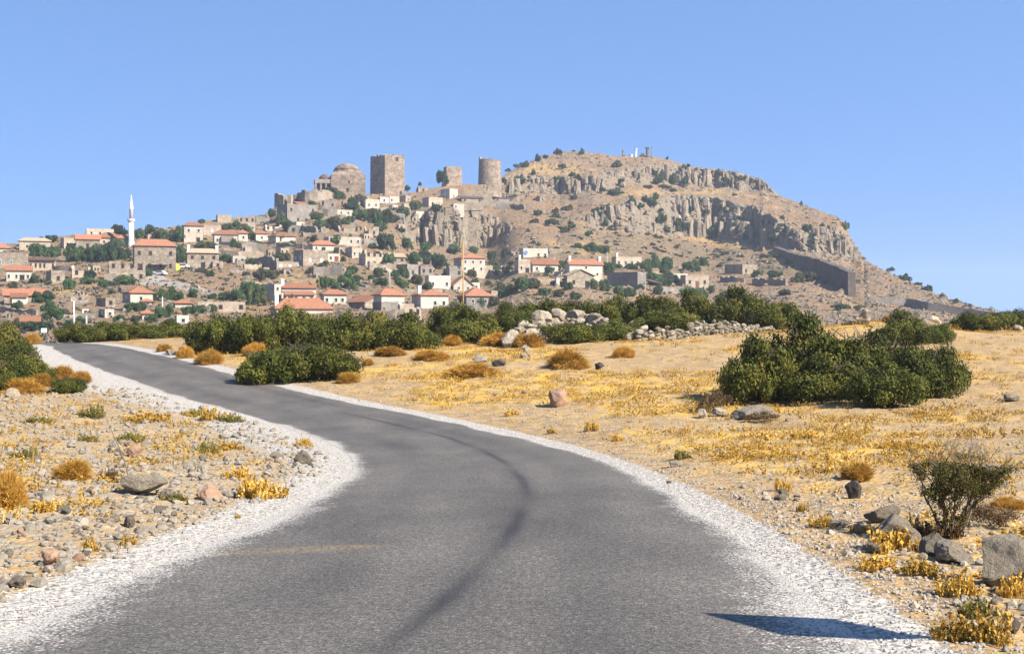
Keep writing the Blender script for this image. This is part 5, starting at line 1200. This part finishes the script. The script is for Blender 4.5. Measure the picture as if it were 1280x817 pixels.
# --- dry yellow weeds
def weed_arrays(seed, n=110, spread=.55, hmax=1.0, leafy=2, lf=1.0):
    g = np.random.default_rng(seed); V = []; T_ = []
    Fc = []
    for _ in range(n):
        a = g.uniform(0, 6.28); q = spread*math.sqrt(g.random()); b = np.array([q*cos(a)*.6, q*sin(a)*.6, 0.]); lean = np.array([cos(a), sin(a), 0])*g.uniform(.1, .6) + g.normal(size=3)*.12
        h = hmax*g.uniform(.35, 1)*(1-.4*q/spread); tip = b+lean*h*.8; tip[2] = h; mid = (b+tip)/2; mid[2] += h*.08
        sd = np.cross(tip-b, (cos(a+1), sin(a+1), .2)); sd = sd/np.linalg.norm(sd)*.014; t = g.uniform(.1, .9); k = len(V)
        V += [b-sd, b+sd, mid+sd*.7, mid-sd*.7, tip]; Fc += [[k, k+1, k+2, k+3], [k+3, k+2, k+4]]; T_ += [t]*5
        for _ in range(leafy):
            c = b+(tip-b)*g.uniform(.35, 1.0); e = g.normal(size=3); e /= np.linalg.norm(e); f2 = np.cross(e, g.normal(size=3)); f2 /= np.linalg.norm(f2); r = lf*g.uniform(.03, .075); k = len(V)
            V += [c-e*r, c+f2*r*.6, c+e*r, c-f2*r*.6]; Fc += [[k, k+1, k+2, k+3]]; T_ += [min(1, t+g.uniform(0, .3))]*4
    return np.array(V), Fc, np.array(T_)
def weed_mesh(seed, mat, **k):
    V, Fc, t = weed_arrays(seed, **k); me = mesh('weed', V, Fc, mat); fattr(me, 'tint', t); return me
def weed_clump(seed, mat):
    g = np.random.default_rng(seed); VV = []; FF = []; TT = []; off = 0
    for k in range(9):
        V, Fc, t = weed_arrays(seed*10+k, n=34, spread=.6, hmax=1.0, leafy=7, lf=1.5); s = g.uniform(.3, .7) if k else .85; a = g.uniform(0, 6.28); q = g.uniform(.2, .62) if k else 0
        W = V*np.array([s*.8, s*.8, s*g.uniform(.8, 1.25)]) + np.array([q*cos(a), q*sin(a), 0]); VV.append(W); FF += [[i+off for i in f] for f in Fc]; off += len(V); TT.append(np.clip(t+g.uniform(-.25, .25), 0, 1))
    me = mesh('weed', np.vstack(VV), FF, mat); fattr(me, 'tint', np.concatenate(TT)); return me
WEED = [weed_clump(50+k, M['weed']) for k in range(5)]
WT = [(262,527,46,22,'y','pale yellow weed tuft on the left verge of the road'),(292,528,40,16,'g','olive green tuft right end of the verge clump'),(245,522,36,14,'g','olive tuft at the left of the verge clump'),(258,568,34,20,'g','round olive tuft beside the verge gravel'),(288,562,36,14,'y','yellow weeds right of the round olive tuft'),
      (120,522,40,20,'g','olive weed clump on the left slope'),(180,526,66,16,'y','long yellow weed clump left of the verge'),(48,530,50,12,'g','flat olive weeds near the left edge'),(165,552,44,14,'g','low olive weeds above the rubble'),(112,552,36,12,'g','olive weed patch above the flat cushion plant'),(36,572,44,16,'g','olive yellow weeds at left edge above rubble'),
      (320,625,80,40,'y','large pale yellow thistle patch at the left road bend'),(300,600,44,24,'y','yellow thistle behind the reddish stone'),(140,603,30,20,'o','pale straw tuft beside the flat cushion plant'),(55,640,50,24,'y','yellow thistles right of the big orange cushion'),(113,690,26,28,'y','upright yellow thistle in the left rubble'),(158,682,24,22,'y','yellow thistle near the left gravel edge'),
      (380,560,26,18,'y','yellow weed at the tip of the left gravel bulge'),(218,628,40,14,'g','olive tuft before the grey slab rock'),(296,649,12,9,'y','tiny yellow tuft on left gravel'),
      (975,614,30,22,'y','yellow weed tuft at the right road edge below the bush clump'),(850,575,26,18,'g','olive yellow weed at the right road edge'),(1003,640,18,16,'y','small yellow tuft right of the road edge tuft'),(1030,660,30,16,'y','yellow tuft before the foreground boulders'),(1120,690,60,40,'y','large yellow thistle in front of foreground boulders'),(1140,668,30,30,'y','yellow thistle leaning on the round foreground boulder'),
      (1085,668,36,18,'y','low yellow tuft left of the foreground boulders'),(1100,712,50,26,'y','yellow weeds below the foreground boulders on gravel'),(1200,745,46,34,'y','bright yellow thistle left of the large right boulder'),(1225,770,50,30,'g','olive and yellow weed below the large right boulder'),(1245,800,70,46,'y','yellow thistles at the lower right corner'),(1190,800,60,40,'y','yellow thistles near the sign shadow end'),(1268,745,34,36,'y','yellow thistle under the large right boulder'),
      (1150,720,40,26,'y','yellow weeds on pale gravel left of the large right boulder'),(1060,548,40,10,'y','flat yellow weeds in the right field before the bush clump'),(1120,560,46,14,'y','yellow weed patch right field left of the twiggy shrub'),(690,542,16,10,'y','single yellow tuft on the field near the road curve'),(770,552,20,14,'y','yellow tuft in the field above the road curve'),
      (740,540,22,16,'y','bushy yellow tuft above the road curve'),(640,520,26,10,'y','low yellow tuft left of the pinkish boulder'),(1205,575,50,12,'g','olive weeds right of the twiggy shrub top'),(1010,548,44,12,'y','yellow weeds before the low rocks of the bush clump')]
for i, (cx, fy, w, h, t, lb) in enumerate(WT):
    if t == 's': continue
    if cx > 1000 and fy > 640: w *= 1.3; h *= 1.15
    p = near(cx, fy-1); s = p[1]/F; o = obj('dry_weed', WEED[i % 5], None, p-np.array([0, 0, .01]), (0, 0, rs.uniform(0, 6.28)), (w*s*.70, w*s*.70, h*s*1.2)); tag(o, lb, 'weed', 'weed clumps beside the road')
    if t == 'g': set_mat(o, M['weed_green'])
    if t == 'o': set_mat(o, M['drybush'])
def scatter_weeds():
    g = np.random.default_rng(77); protos = [weed_arrays(90+k, n=20, spread=1.1, hmax=.8, leafy=7, lf=1.0) for k in range(5)]
    VV = []; FF = []; TT = []; off = 0; cnt = 0; cand = 13000
    Y = 9 + (105-9)*g.random(cand)**.8; X = (g.random(cand)*2-1)*(3+.40*Y); d = road_dist(X, Y); left = X < xL(Y)
    dens = np.where(left, .24, .12 + .9*sstep(-.1, .25, fbm(X*.16, Y*.16, 6., 3)))*sstep(1.0, 3.0, d)
    keep = np.nonzero(g.random(cand) < dens)[0]; Z = G(X, Y, d)
    for i in keep:
        V, Fc, t = protos[g.integers(5)]; a = g.uniform(0, 6.28); s = g.uniform(.10, .42)*(1 if g.random() < .8 else 1.5); hh = s*g.uniform(.5, 1.0)
        R2 = np.array([[cos(a), -sin(a)], [sin(a), cos(a)]]); W = np.c_[(V[:,:2]@R2.T)*s*1.25, V[:,2]*hh] + (X[i], Y[i], Z[i]); VV.append(W); FF += [[q+off for q in f] for f in Fc]; off += len(V); TT.append(np.clip(t+g.uniform(-.2, .2), 0, 1)); cnt += 1
    me = mesh('dry_weeds', np.vstack(VV), FF, M['weed']); fattr(me, 'tint', np.concatenate(TT))
    tag(obj('dry_weeds', me), 'thin yellow dry weeds scattered over the fields', 'weeds', kind='stuff')
scatter_weeds()

# --- twiggy thorn shrub at the right, and the brown dry brush by the clump
M['thorn'] = mat_foliage('thorn_leaves', (.035, .036, .010), (.17, .15, .035), (.30, .18, .06))
def thorn(px, fy, w, h, label):
    p = near(px, fy); s = p[1]/F; Hh = h*s; Ww = w*s/2; rng = random.Random(4); b = MB(); tips = []
    def grow(q, d, L, r, dep):
        e = q + d*L; m_ = (q+e)/2 + np.array([rng.uniform(-1, 1) for _ in range(3)])*L*.08; b.tube([q, m_, e], [r, r*.8, r*.55], 4)
        if dep == 0: tips.append(e); return
        tips.append(m_)
        for _ in range(rng.choice([2, 3])):
            nd = d + np.array([rng.uniform(-.75, .75), rng.uniform(-.75, .75), rng.uniform(-.2, .5)]); nd /= np.linalg.norm(nd); grow(q + d*L*rng.uniform(.5, 1), nd, L*rng.uniform(.55, .8), r*.6, dep-1)
    for k in range(9):
        a = rng.uniform(0, 6.28); d = np.array([cos(a)*.36, sin(a)*.36, rng.uniform(.7, 1.2)]); d /= np.linalg.norm(d); grow(np.array([cos(a)*.06, sin(a)*.06, -.05]), d, Hh*.50, .012, 4)
    o = empty('thorn_shrub', p); tag(o, label, 'shrub'); b.build('branches', M['twig'], o)
    g = np.random.default_rng(8); L = []
    low = [t for t in tips if t[2] < Hh*.72]
    lumps = [(t[0], t[1], t[2], .07, .06) for t in rng.sample(low, min(230, len(low)))]
    obj('foliage', leaf_mesh('foliage', lumps, 16000, .0115, 5, M['thorn'], shell=(.2, 1.3), cut=0), o)
    # dry straw at its foot
    f = obj('dry_straw', WEED[1], o, scale=(Ww*.9, Ww*.9, Hh*.36)); set_mat(f, M['drybush'])
thorn(1185, 670, 110, 122, 'twiggy half bare thorn shrub behind the foreground boulders')
DB = [leaf_mesh('dry_brush', lumps_bush(rb, 8), 3500, .03, 500+k, M['drybush'], shell=(.3, 1.1), ground=0) for k in range(2)]
for cx, fy, w, h, lb in ((893,516,50,36,'brown dry brush at the left foot of the big right clump'),(955,528,50,18,'low brown dry brush on the rocks before the right clump'),(1230,655,90,40,'thin brown dry brush right of the thorn shrub'),(925,505,40,14,'brown dry brush in the shade of the big right clump')):
    p = near(cx, fy); s = p[1]/F; o = obj('dry_brush', DB[int(cx) % 2], None, p, (0, 0, cx), (w*s*.5, w*s*.5, h*s)); tag(o, lb, 'shrub', 'dry brush')
p = near(166, 612); s = p[1]/F; tag(MB().tube([(0, 0, -.1), (-.12, .05, .35), (-.2, 0, .6), (-.42, .1, 1.0)], [.012, .010, .008, .004], 5).build('dead_stalk', M['twig'], None, loc=p), 'thin bare dead stalk leaning left over the grey slab rock', 'stalk')

# ------------------------------------------------------------------ stones
def ico(sub):
    t = (1+5**.5)/2; V = [(-1,t,0),(1,t,0),(-1,-t,0),(1,-t,0),(0,-1,t),(0,1,t),(0,-1,-t),(0,1,-t),(t,0,-1),(t,0,1),(-t,0,-1),(-t,0,1)]
    Fc = [(0,11,5),(0,5,1),(0,1,7),(0,7,10),(0,10,11),(1,5,9),(5,11,4),(11,10,2),(10,7,6),(7,1,8),(3,9,4),(3,4,2),(3,2,6),(3,6,8),(3,8,9),(4,9,5),(2,4,11),(6,2,10),(8,6,7),(9,8,1)]
    V = [np.array(v)/np.linalg.norm(v) for v in V]
    for _ in range(sub):
        C_ = {}; F2 = []
        def mid(a, b):
            k = (min(a, b), max(a, b))
            if k not in C_: m_ = V[a]+V[b]; C_[k] = len(V); V.append(m_/np.linalg.norm(m_))
            return C_[k]
        for a, b, c in Fc: x, y, z = mid(a, b), mid(b, c), mid(c, a); F2 += [(a,x,z),(b,y,x),(c,z,y),(x,y,z)]
        Fc = F2
    return np.array(V), Fc
ICO = [ico(k) for k in range(4)]
def rock_arrays(seed, sub, cuts=13, rough=.2):
    g = np.random.default_rng(seed); V, Fc = ICO[sub]; V = V.copy()
    for _ in range(cuts):
        n = g.normal(size=3); n /= np.linalg.norm(n); dlim = g.uniform(.48, .88); q = V@n; V = V - np.outer(np.maximum(q-dlim, 0), n)
    V = V*(1 + rough*fbm(V[:,0]*2+seed, V[:,1]*2, V[:,2]*2, 3))[:,None]*np.array([1, g.uniform(.75, 1), g.uniform(.6, .85)]); return V, Fc
BOULD = [mesh('boulder', *rock_arrays(10+k, 3), M['limestone']) for k in range(8)]
STONE = [mesh('stone', *rock_arrays(40+k, 1, 7), M['rubble']) for k in range(10)]
def boulder(cx, fy, w, h, mt, lb, Y=None, name='boulder', i=0, rz=None, sink=.18):
    p = near(cx, fy) if Y is None else at_depth(cx, Y); s = p[1]/F; z = p[2] if Y is None else EYE-(fy-CY)*s
    hh = h*s
    if Y is not None: top = EYE-(fy-h-CY)*s; z = p[2]-.05; hh = min(max(hh, top-z), w*s*.8)
    o = obj(name, BOULD[i % 8], None, (p[0], p[1]+w*s*.3, z+hh*(.5-sink*.5)), (rs.uniform(-.15, .15), rs.uniform(-.15, .15), rs.uniform(0, 6.28) if rz is None else rz), (w*s*.60, w*s*.52, hh*.80)); set_mat(o, M[mt]); tag(o, lb, 'rock', 'boulders'); return o
BL = [(699,509,30,23,'redrock','single pinkish pale boulder in the middle of the field'),(750,462,16,12,'darkrock','dark grey rock in mid field right of the large orange cushion'),(602,426,20,15,'limestone','round white boulder left of the white boulder pile'),(638,430,38,20,'limestone','large white boulder at the left front of the pile'),
      (664,418,26,18,'limestone','white boulder behind the large front one'),(678,402,28,15,'limestone','pale boulder at the top left of the pile'),(700,399,24,14,'limestone','pale boulder at the top middle of the pile'),(722,403,30,16,'limestone','pale boulder at the top right of the pile'),(713,392,12,11,'limestone','small white stone standing on the pile'),(656,404,22,14,'limestone','rounded white boulder left of the top of the pile'),
      (745,405,26,12,'rubble','grey broken stone right of the white pile'),(756,411,20,10,'rubble','grey stone at the right end of the pile'),(798,408,22,10,'limestone','pale stone between bushes above the dry stone wall'),(385,430,17,13,'limestone','white round rock between the two front bushes'),(299,437,14,10,'limestone','pale rock left of the front bush near the road'),(228,442,12,9,'limestone','white rock on the inside of the far road'),
      (212,444,10,7,'limestone','small white stone at the far road edge'),(1081,415,40,28,'limestone','big pale boulder behind the big right clump'),(1117,414,16,18,'limestone','narrow pale boulder beside the big one behind the clump'),(1168,414,34,17,'limestone','wide pale boulder left of the right skyline bushes'),(1274,408,14,15,'limestone','pale rock at right edge in the skyline bushes'),
      (940,524,56,15,'rock','long low rock slab in front of the right clump'),(902,521,26,12,'limestone','pale low rock at the left of the long slab'),(878,523,16,12,'limestone','small pale rock under the dry brush'),(1266,502,26,10,'limestone','white flat rock at the right edge of the field'),(1252,503,12,7,'rock','small grey rock left of the white flat rock'),(1068,623,20,20,'darkrock','dark upright rock in the right field'),
      (1127,688,62,46,'rock','rounded grey boulder, leftmost of the foreground row'),(1106,655,44,26,'rock','grey boulder behind the leftmost foreground boulder'),(1167,694,36,26,'rock','small boulder between the foreground boulders'),(1196,702,48,32,'rock','flat topped grey boulder in the foreground row'),(1264,737,100,66,'rock','largest grey boulder at the right picture edge'),(1093,692,22,14,'rock','small grey stone before the leftmost foreground boulder'),
      (1050,660,30,12,'rock','flat grey stone left of the foreground boulders'),(1075,668,20,12,'limestone','pale flat stone left of the foreground boulders'),(1270,790,26,20,'darkrock','dark brown stone at the lower right edge'),
      (172,622,56,30,'rock','large grey slab rock in the left rubble'),(260,625,36,18,'redrock','reddish brown stone at the left road bend'),(205,625,24,16,'rock','pointed grey stone right of the grey slab'),(162,660,20,16,'rock','grey stone below the slab near the gravel'),(60,708,28,18,'redrock','reddish stone in the lower left rubble'),(20,735,34,18,'rock','brownish stone at the lower left edge'),
      (168,572,18,14,'redrock','pinkish stone on top of the small rubble heap'),(378,580,24,18,'rock','dark cracked rock by the left gravel bulge'),(345,575,18,12,'rock','grey rock left of the dark cracked rock'),(15,495,18,10,'limestone','pale stone beneath the left edge bushes'),(600,452,20,10,'rock','grey rock right end of the wide orange cushion'),(625,458,20,9,'darkrock','dark flat rock in field before white boulders'),
      (655,448,10,6,'limestone','small white stone in the field before the pile'),(845,585,18,12,'limestone','pale stone at the right road edge by the weed'),(836,603.5,8,3,'redrock','small dark red stone lying on the right road edge'),(660,446,8,6,'limestone','tiny white stone near the field cushion plants'),(785,416,20,14,'limestone','left end boulder of the dry stone wall'),(658,440,10,7,'limestone','white stone before the large front boulder'),(655,436,9,6,'limestone','little white stone touching the large front boulder'),
      (985,527,8,5,'limestone','tiny white stone right of the long rock slab'),(655,492,8,4,'limestone','tiny pale stone left of the pinkish boulder'),(812,496,9,5,'limestone','tiny pale stone in field right of the dark grey rock')]
FIXY = {638: 74, 664: 78, 678: 82, 700: 83, 722: 82, 713: 82.5, 656: 81, 745: 81, 756: 80, 798: 86, 1081: 78, 1117: 78.5, 1168: 80, 1274: 84, 785: 76}
for i, (cx, fy, w, h, mt, lb) in enumerate(BL):
    boulder(cx, fy, w, h, mt, lb, FIXY.get(cx), 'boulder' if w > 18 else 'rock', i)

# rubble of loose stones on the left of the road, each a stone of its own
g = np.random.default_rng(31); k = 0
ZONES = [((0, 240), (640, 725), 120), ((0, 260), (572, 640), 70), ((140, 190), (556, 590), 26), ((330, 400), (560, 595), 14), ((880, 1000), (600, 640), 16), ((1060, 1270), (690, 800), 44)]
for (xa, xb), (ya, yb_), n in ZONES:
    m = 0; tries = 0
    while m < n and tries < 4000:
        tries += 1; px = g.uniform(xa, xb); py = g.uniform(ya, yb_); p = near(px, py)
        if road_dist(np.array([p[0]]), np.array([p[1]]))[0] < .75: continue
        s = p[1]/F; w = g.uniform(5, 15)*(1 if g.random() < .85 else 1.5); m += 1
        o = obj('loose_stone', STONE[g.integers(10)], None, p+np.array([0, 0, w*s*.12]), (g.uniform(-.4, .4), g.uniform(-.4, .4), g.uniform(0, 6.28)), (w*s*.5, w*s*.5, w*s*g.uniform(.3, .55)))
        col = 'tan'
        if g.random() < .45: col = ['grey', 'pale', 'reddish'][g.choice(3, p=[.5, .35, .15])]; set_mat(o, M[{'grey': 'rock', 'pale': 'limestone', 'reddish': 'redrock'}[col]])
        tag(o, None, 'stone', 'loose stones left of the road' if px < 500 else 'loose stones right of the road'); pend(o, f"{'small' if w < 8 else 'large' if w > 12 else 'mid-sized'} {col} loose stone", px, py)
settle(NEARMARKS)
def gravel(name, label, n, mats, sampler, smin, smax, mat, sub=0, seed=3):
    g = np.random.default_rng(seed); protos = [rock_arrays(70+k, sub, 5, .1) for k in range(6)]; X, Y, S = sampler(g, n); Z = G(X, Y); VV = []; FF = []; off = 0
    Fa = np.array(ICO[sub][1]); 
    for k in range(6):
        idx = np.nonzero(np.arange(len(X)) % 6 == k)[0]; V = protos[k][0]; m = len(idx); a = g.uniform(0, 6.28, m); c, s_ = np.cos(a), np.sin(a)
        W = np.stack([V[None,:,0]*c[:,None]-V[None,:,1]*s_[:,None], V[None,:,0]*s_[:,None]+V[None,:,1]*c[:,None], np.repeat(V[None,:,2], m, 0)], -1)*S[idx][:,None,None] + np.stack([X[idx], Y[idx], Z[idx]+S[idx]*.2], -1)[:,None,:]
        VV.append(W.reshape(-1, 3)); FF.append((Fa[None]+(off+np.arange(m)*len(V))[:,None,None]).reshape(-1, 3)); off += m*len(V)
    me = mesh(name, np.vstack(VV), np.vstack(FF), mat); tag(obj(name, me), label, 'gravel', kind='stuff')
def s_left(g, n):
    Y = 8 + 50*g.random(n)**1.4; X = xL(Y) - .5 - g.random(n)**.9*(1.5+.33*Y); d = road_dist(X, Y); k = d > .45; X, Y, d = X[k], Y[k], d[k]
    return X, Y, g.uniform(.012, .05, len(X))*(1+.02*Y)*np.where(g.random(len(X)) < .1, 1.8, 1)
gravel('rubble', 'small stone rubble strewn left of the road', 9000, None, s_left, .01, .05, M['rubble'], 0, 3)
def s_right(g, n):
    Y = 8 + 70*g.random(n)**1.2; X = xR(Y) + .5 + g.random(n)*(1.5+.4*Y); k = g.random(n) < np.exp(-(X-xR(Y))/9)+.25; X, Y = X[k], Y[k]; return X, Y, g.uniform(.010, .035, len(X))*(1+.015*Y)
gravel('field_stones', 'small stones strewn over the field right of the road', 5000, None, s_right, .01, .04, M['rubble'], 0, 4)
def s_sh(g, n):
    Y = 7 + 30*g.random(n)**1.6; side = g.random(n) < .5; w = np.where(side, .75+.03*Y, .8); off = (g.random(n)**1.3*1.35-.18)*w; X = np.where(side, xL(Y)-off, xR(Y)+off); return X, Y, g.uniform(.006, .017, n)
M['whitegravel'] = mat_stone('pale_gravel', (.62, .58, .54), (.48, .45, .42), (.72, .69, .65), 6.0)
gravel('shoulder_gravel', 'pale loose gravel along both road shoulders', 12000, None, s_sh, .01, .02, M['whitegravel'], 0, 5)

# dry stone wall behind the field: every stone a piece of it
def dry_wall(label, pts, hpx, wst, seed, mats):
    rng = random.Random(seed); P = np.array([[*((px-CX)/F*Y, Y, EYE-(py-CY)/F*Y)] for px, py, Y in pts]); d = np.r_[0, np.cumsum(np.linalg.norm(np.diff(P, axis=0), axis=1))]
    o = empty('dry_stone_wall', P[0]); tag(o, label, 'wall', 'dry stone walls', 'thing'); t = 0
    while t < d[-1]:
        q = np.array([np.interp(t, d, P[:,k]) for k in range(3)]); s = q[1]/F; hh = np.interp(t/d[-1], np.linspace(0, 1, len(hpx)), hpx)*s*rng.uniform(.75, 1.15); z = -.1; w = wst*s*rng.uniform(.7, 1.35)
        gz = float(G(np.array([q[0]]), np.array([q[1]]))[0]); q[2] = gz
        while z < hh:
            sh = w*rng.uniform(.5, .95); st = obj('stone', rng.choice(STONE), o, q-P[0]+np.array([rng.uniform(-.06, .06), rng.uniform(-.12, .12), z+sh*.4]), (rng.uniform(-.3, .3), rng.uniform(-.3, .3), rng.uniform(0, 6.28)), (w*.62, w*.6, sh*.66)); set_mat(st, M[rng.choice(mats)]); z += sh*.8
        t += w*.85
dry_wall('tumbled low dry stone wall of pale stones at the back of field', [(798,431,76),(830,431,76.5),(862,428,77)], [11, 15, 10], 8, 1, ['limestone', 'rubble', 'rock'])
dry_wall('longer dry stone wall of tan stones running right below the bushes', [(862,424,79),(900,422,81),(940,417,84),(970,416,85)], [14, 16, 9, 6], 6, 2, ['rubble', 'rock', 'rock'])
dry_wall('heap of broken grey stones right of the white boulder pile', [(728,404,81.5),(750,408,81),(765,412,80)], [16, 18, 8], 9, 3, ['rock', 'rubble', 'limestone'])
dry_wall('row of white stones lying between front bush and field', [(420,466,63),(445,465,64),(455,463,65)], [5, 5, 4], 9, 4, ['limestone'])

dry_wall('jumbled heap of white stones on the mound between the bushes', [(648,418,79.5),(680,414,81),(705,412,81.5),(735,414,81)], [5, 6, 7, 5], 10, 6, ['limestone', 'rock', 'rubble'])
dry_wall('lower row of white stones in front of the white stone heap', [(640,424,77),(668,424,77.5),(690,422,78)], [6, 7, 5], 11, 7, ['limestone', 'rubble'])
def s_fr(g, n):
    Y = 8 + 12*g.random(n)**1.3; X = xR(Y) + .6 + 3.2*g.random(n)**1.2; return X, Y, g.uniform(.008, .032, n)*np.where(g.random(n) < .08, 2.0, 1)
gravel('pale_rubble', 'small pale stones around the boulders right of the road', 2200, None, s_fr, .01, .03, M['rubble'], 0, 9)

# blue plastic bag caught at the bush foot
p = near(983, 498); s = p[1]/F; g2 = np.random.default_rng(2); V, Fc = ICO[2]; V = V*(1+.35*fbm(V[:,0]*3, V[:,1]*3, V[:,2]*3, 3))[:,None]
tag(mobj('plastic_bag', V, Fc, M['bluepaint'], None, False, loc=p+np.array([0, -.3, .12]), scale=(.11, .08, .14)), 'small blue plastic bag caught at the foot of the right clump', 'bag')

# road sign on its post just outside the right of the picture; its shadow falls on the road
def road_sign():
    zc = 1.9; foot = np.array([1.98 + zc/math.tan(SUN_EL)*.8, 9.33 - zc/math.tan(SUN_EL)*.6]); z = float(G(np.array([foot[0]]), np.array([foot[1]]))[0])
    o = empty('road_sign', (foot[0], foot[1], z), radians(50)); tag(o, 'diamond shaped road sign on a post beside the right shoulder', 'sign')
    MB().lathe([(.025, -.3), (.025, zc+.3)], 10).build('post', M['metal'], o)
    def dia(sc, y0, y1):
        P = [(0, zc-.64*sc), (.42*sc, zc), (0, zc+.64*sc), (-.42*sc, zc)]
        return [(x, y0, q) for x, q in P] + [(x, y1, q) for x, q in P], [(0,1,2,3), (7,6,5,4), (0,4,5,1), (1,5,6,2), (2,6,7,3), (3,7,4,0)]
    MB().add(*dia(1, -.045, -.035)).build('plate', M['whitepaint'], o); MB().add(*dia(.7, -.052, -.047)).build('plate_face', M['yellowtarp'], o)
road_sign()

# ------------------------------------------------------------------ air
def haze():
    m = bpy.data.materials.new('thin_haze'); m.use_nodes = True; nt = m.node_tree; nt.nodes.clear()
    o = nt.nodes.new('ShaderNodeOutputMaterial'); v = nt.nodes.new('ShaderNodeVolumePrincipled'); v.inputs['Density'].default_value = .00018; v.inputs['Color'].default_value = (.80, .88, 1.0, 1); v.inputs['Anisotropy'].default_value = .2
    nt.links.new(v.outputs[0], o.inputs['Volume'])
    h = MB().box(-3000, 3000, -3000, 3000, -140, 125).build('haze', m); tag(h, 'thin pale summer haze over the whole valley', 'haze', kind='stuff')
haze()
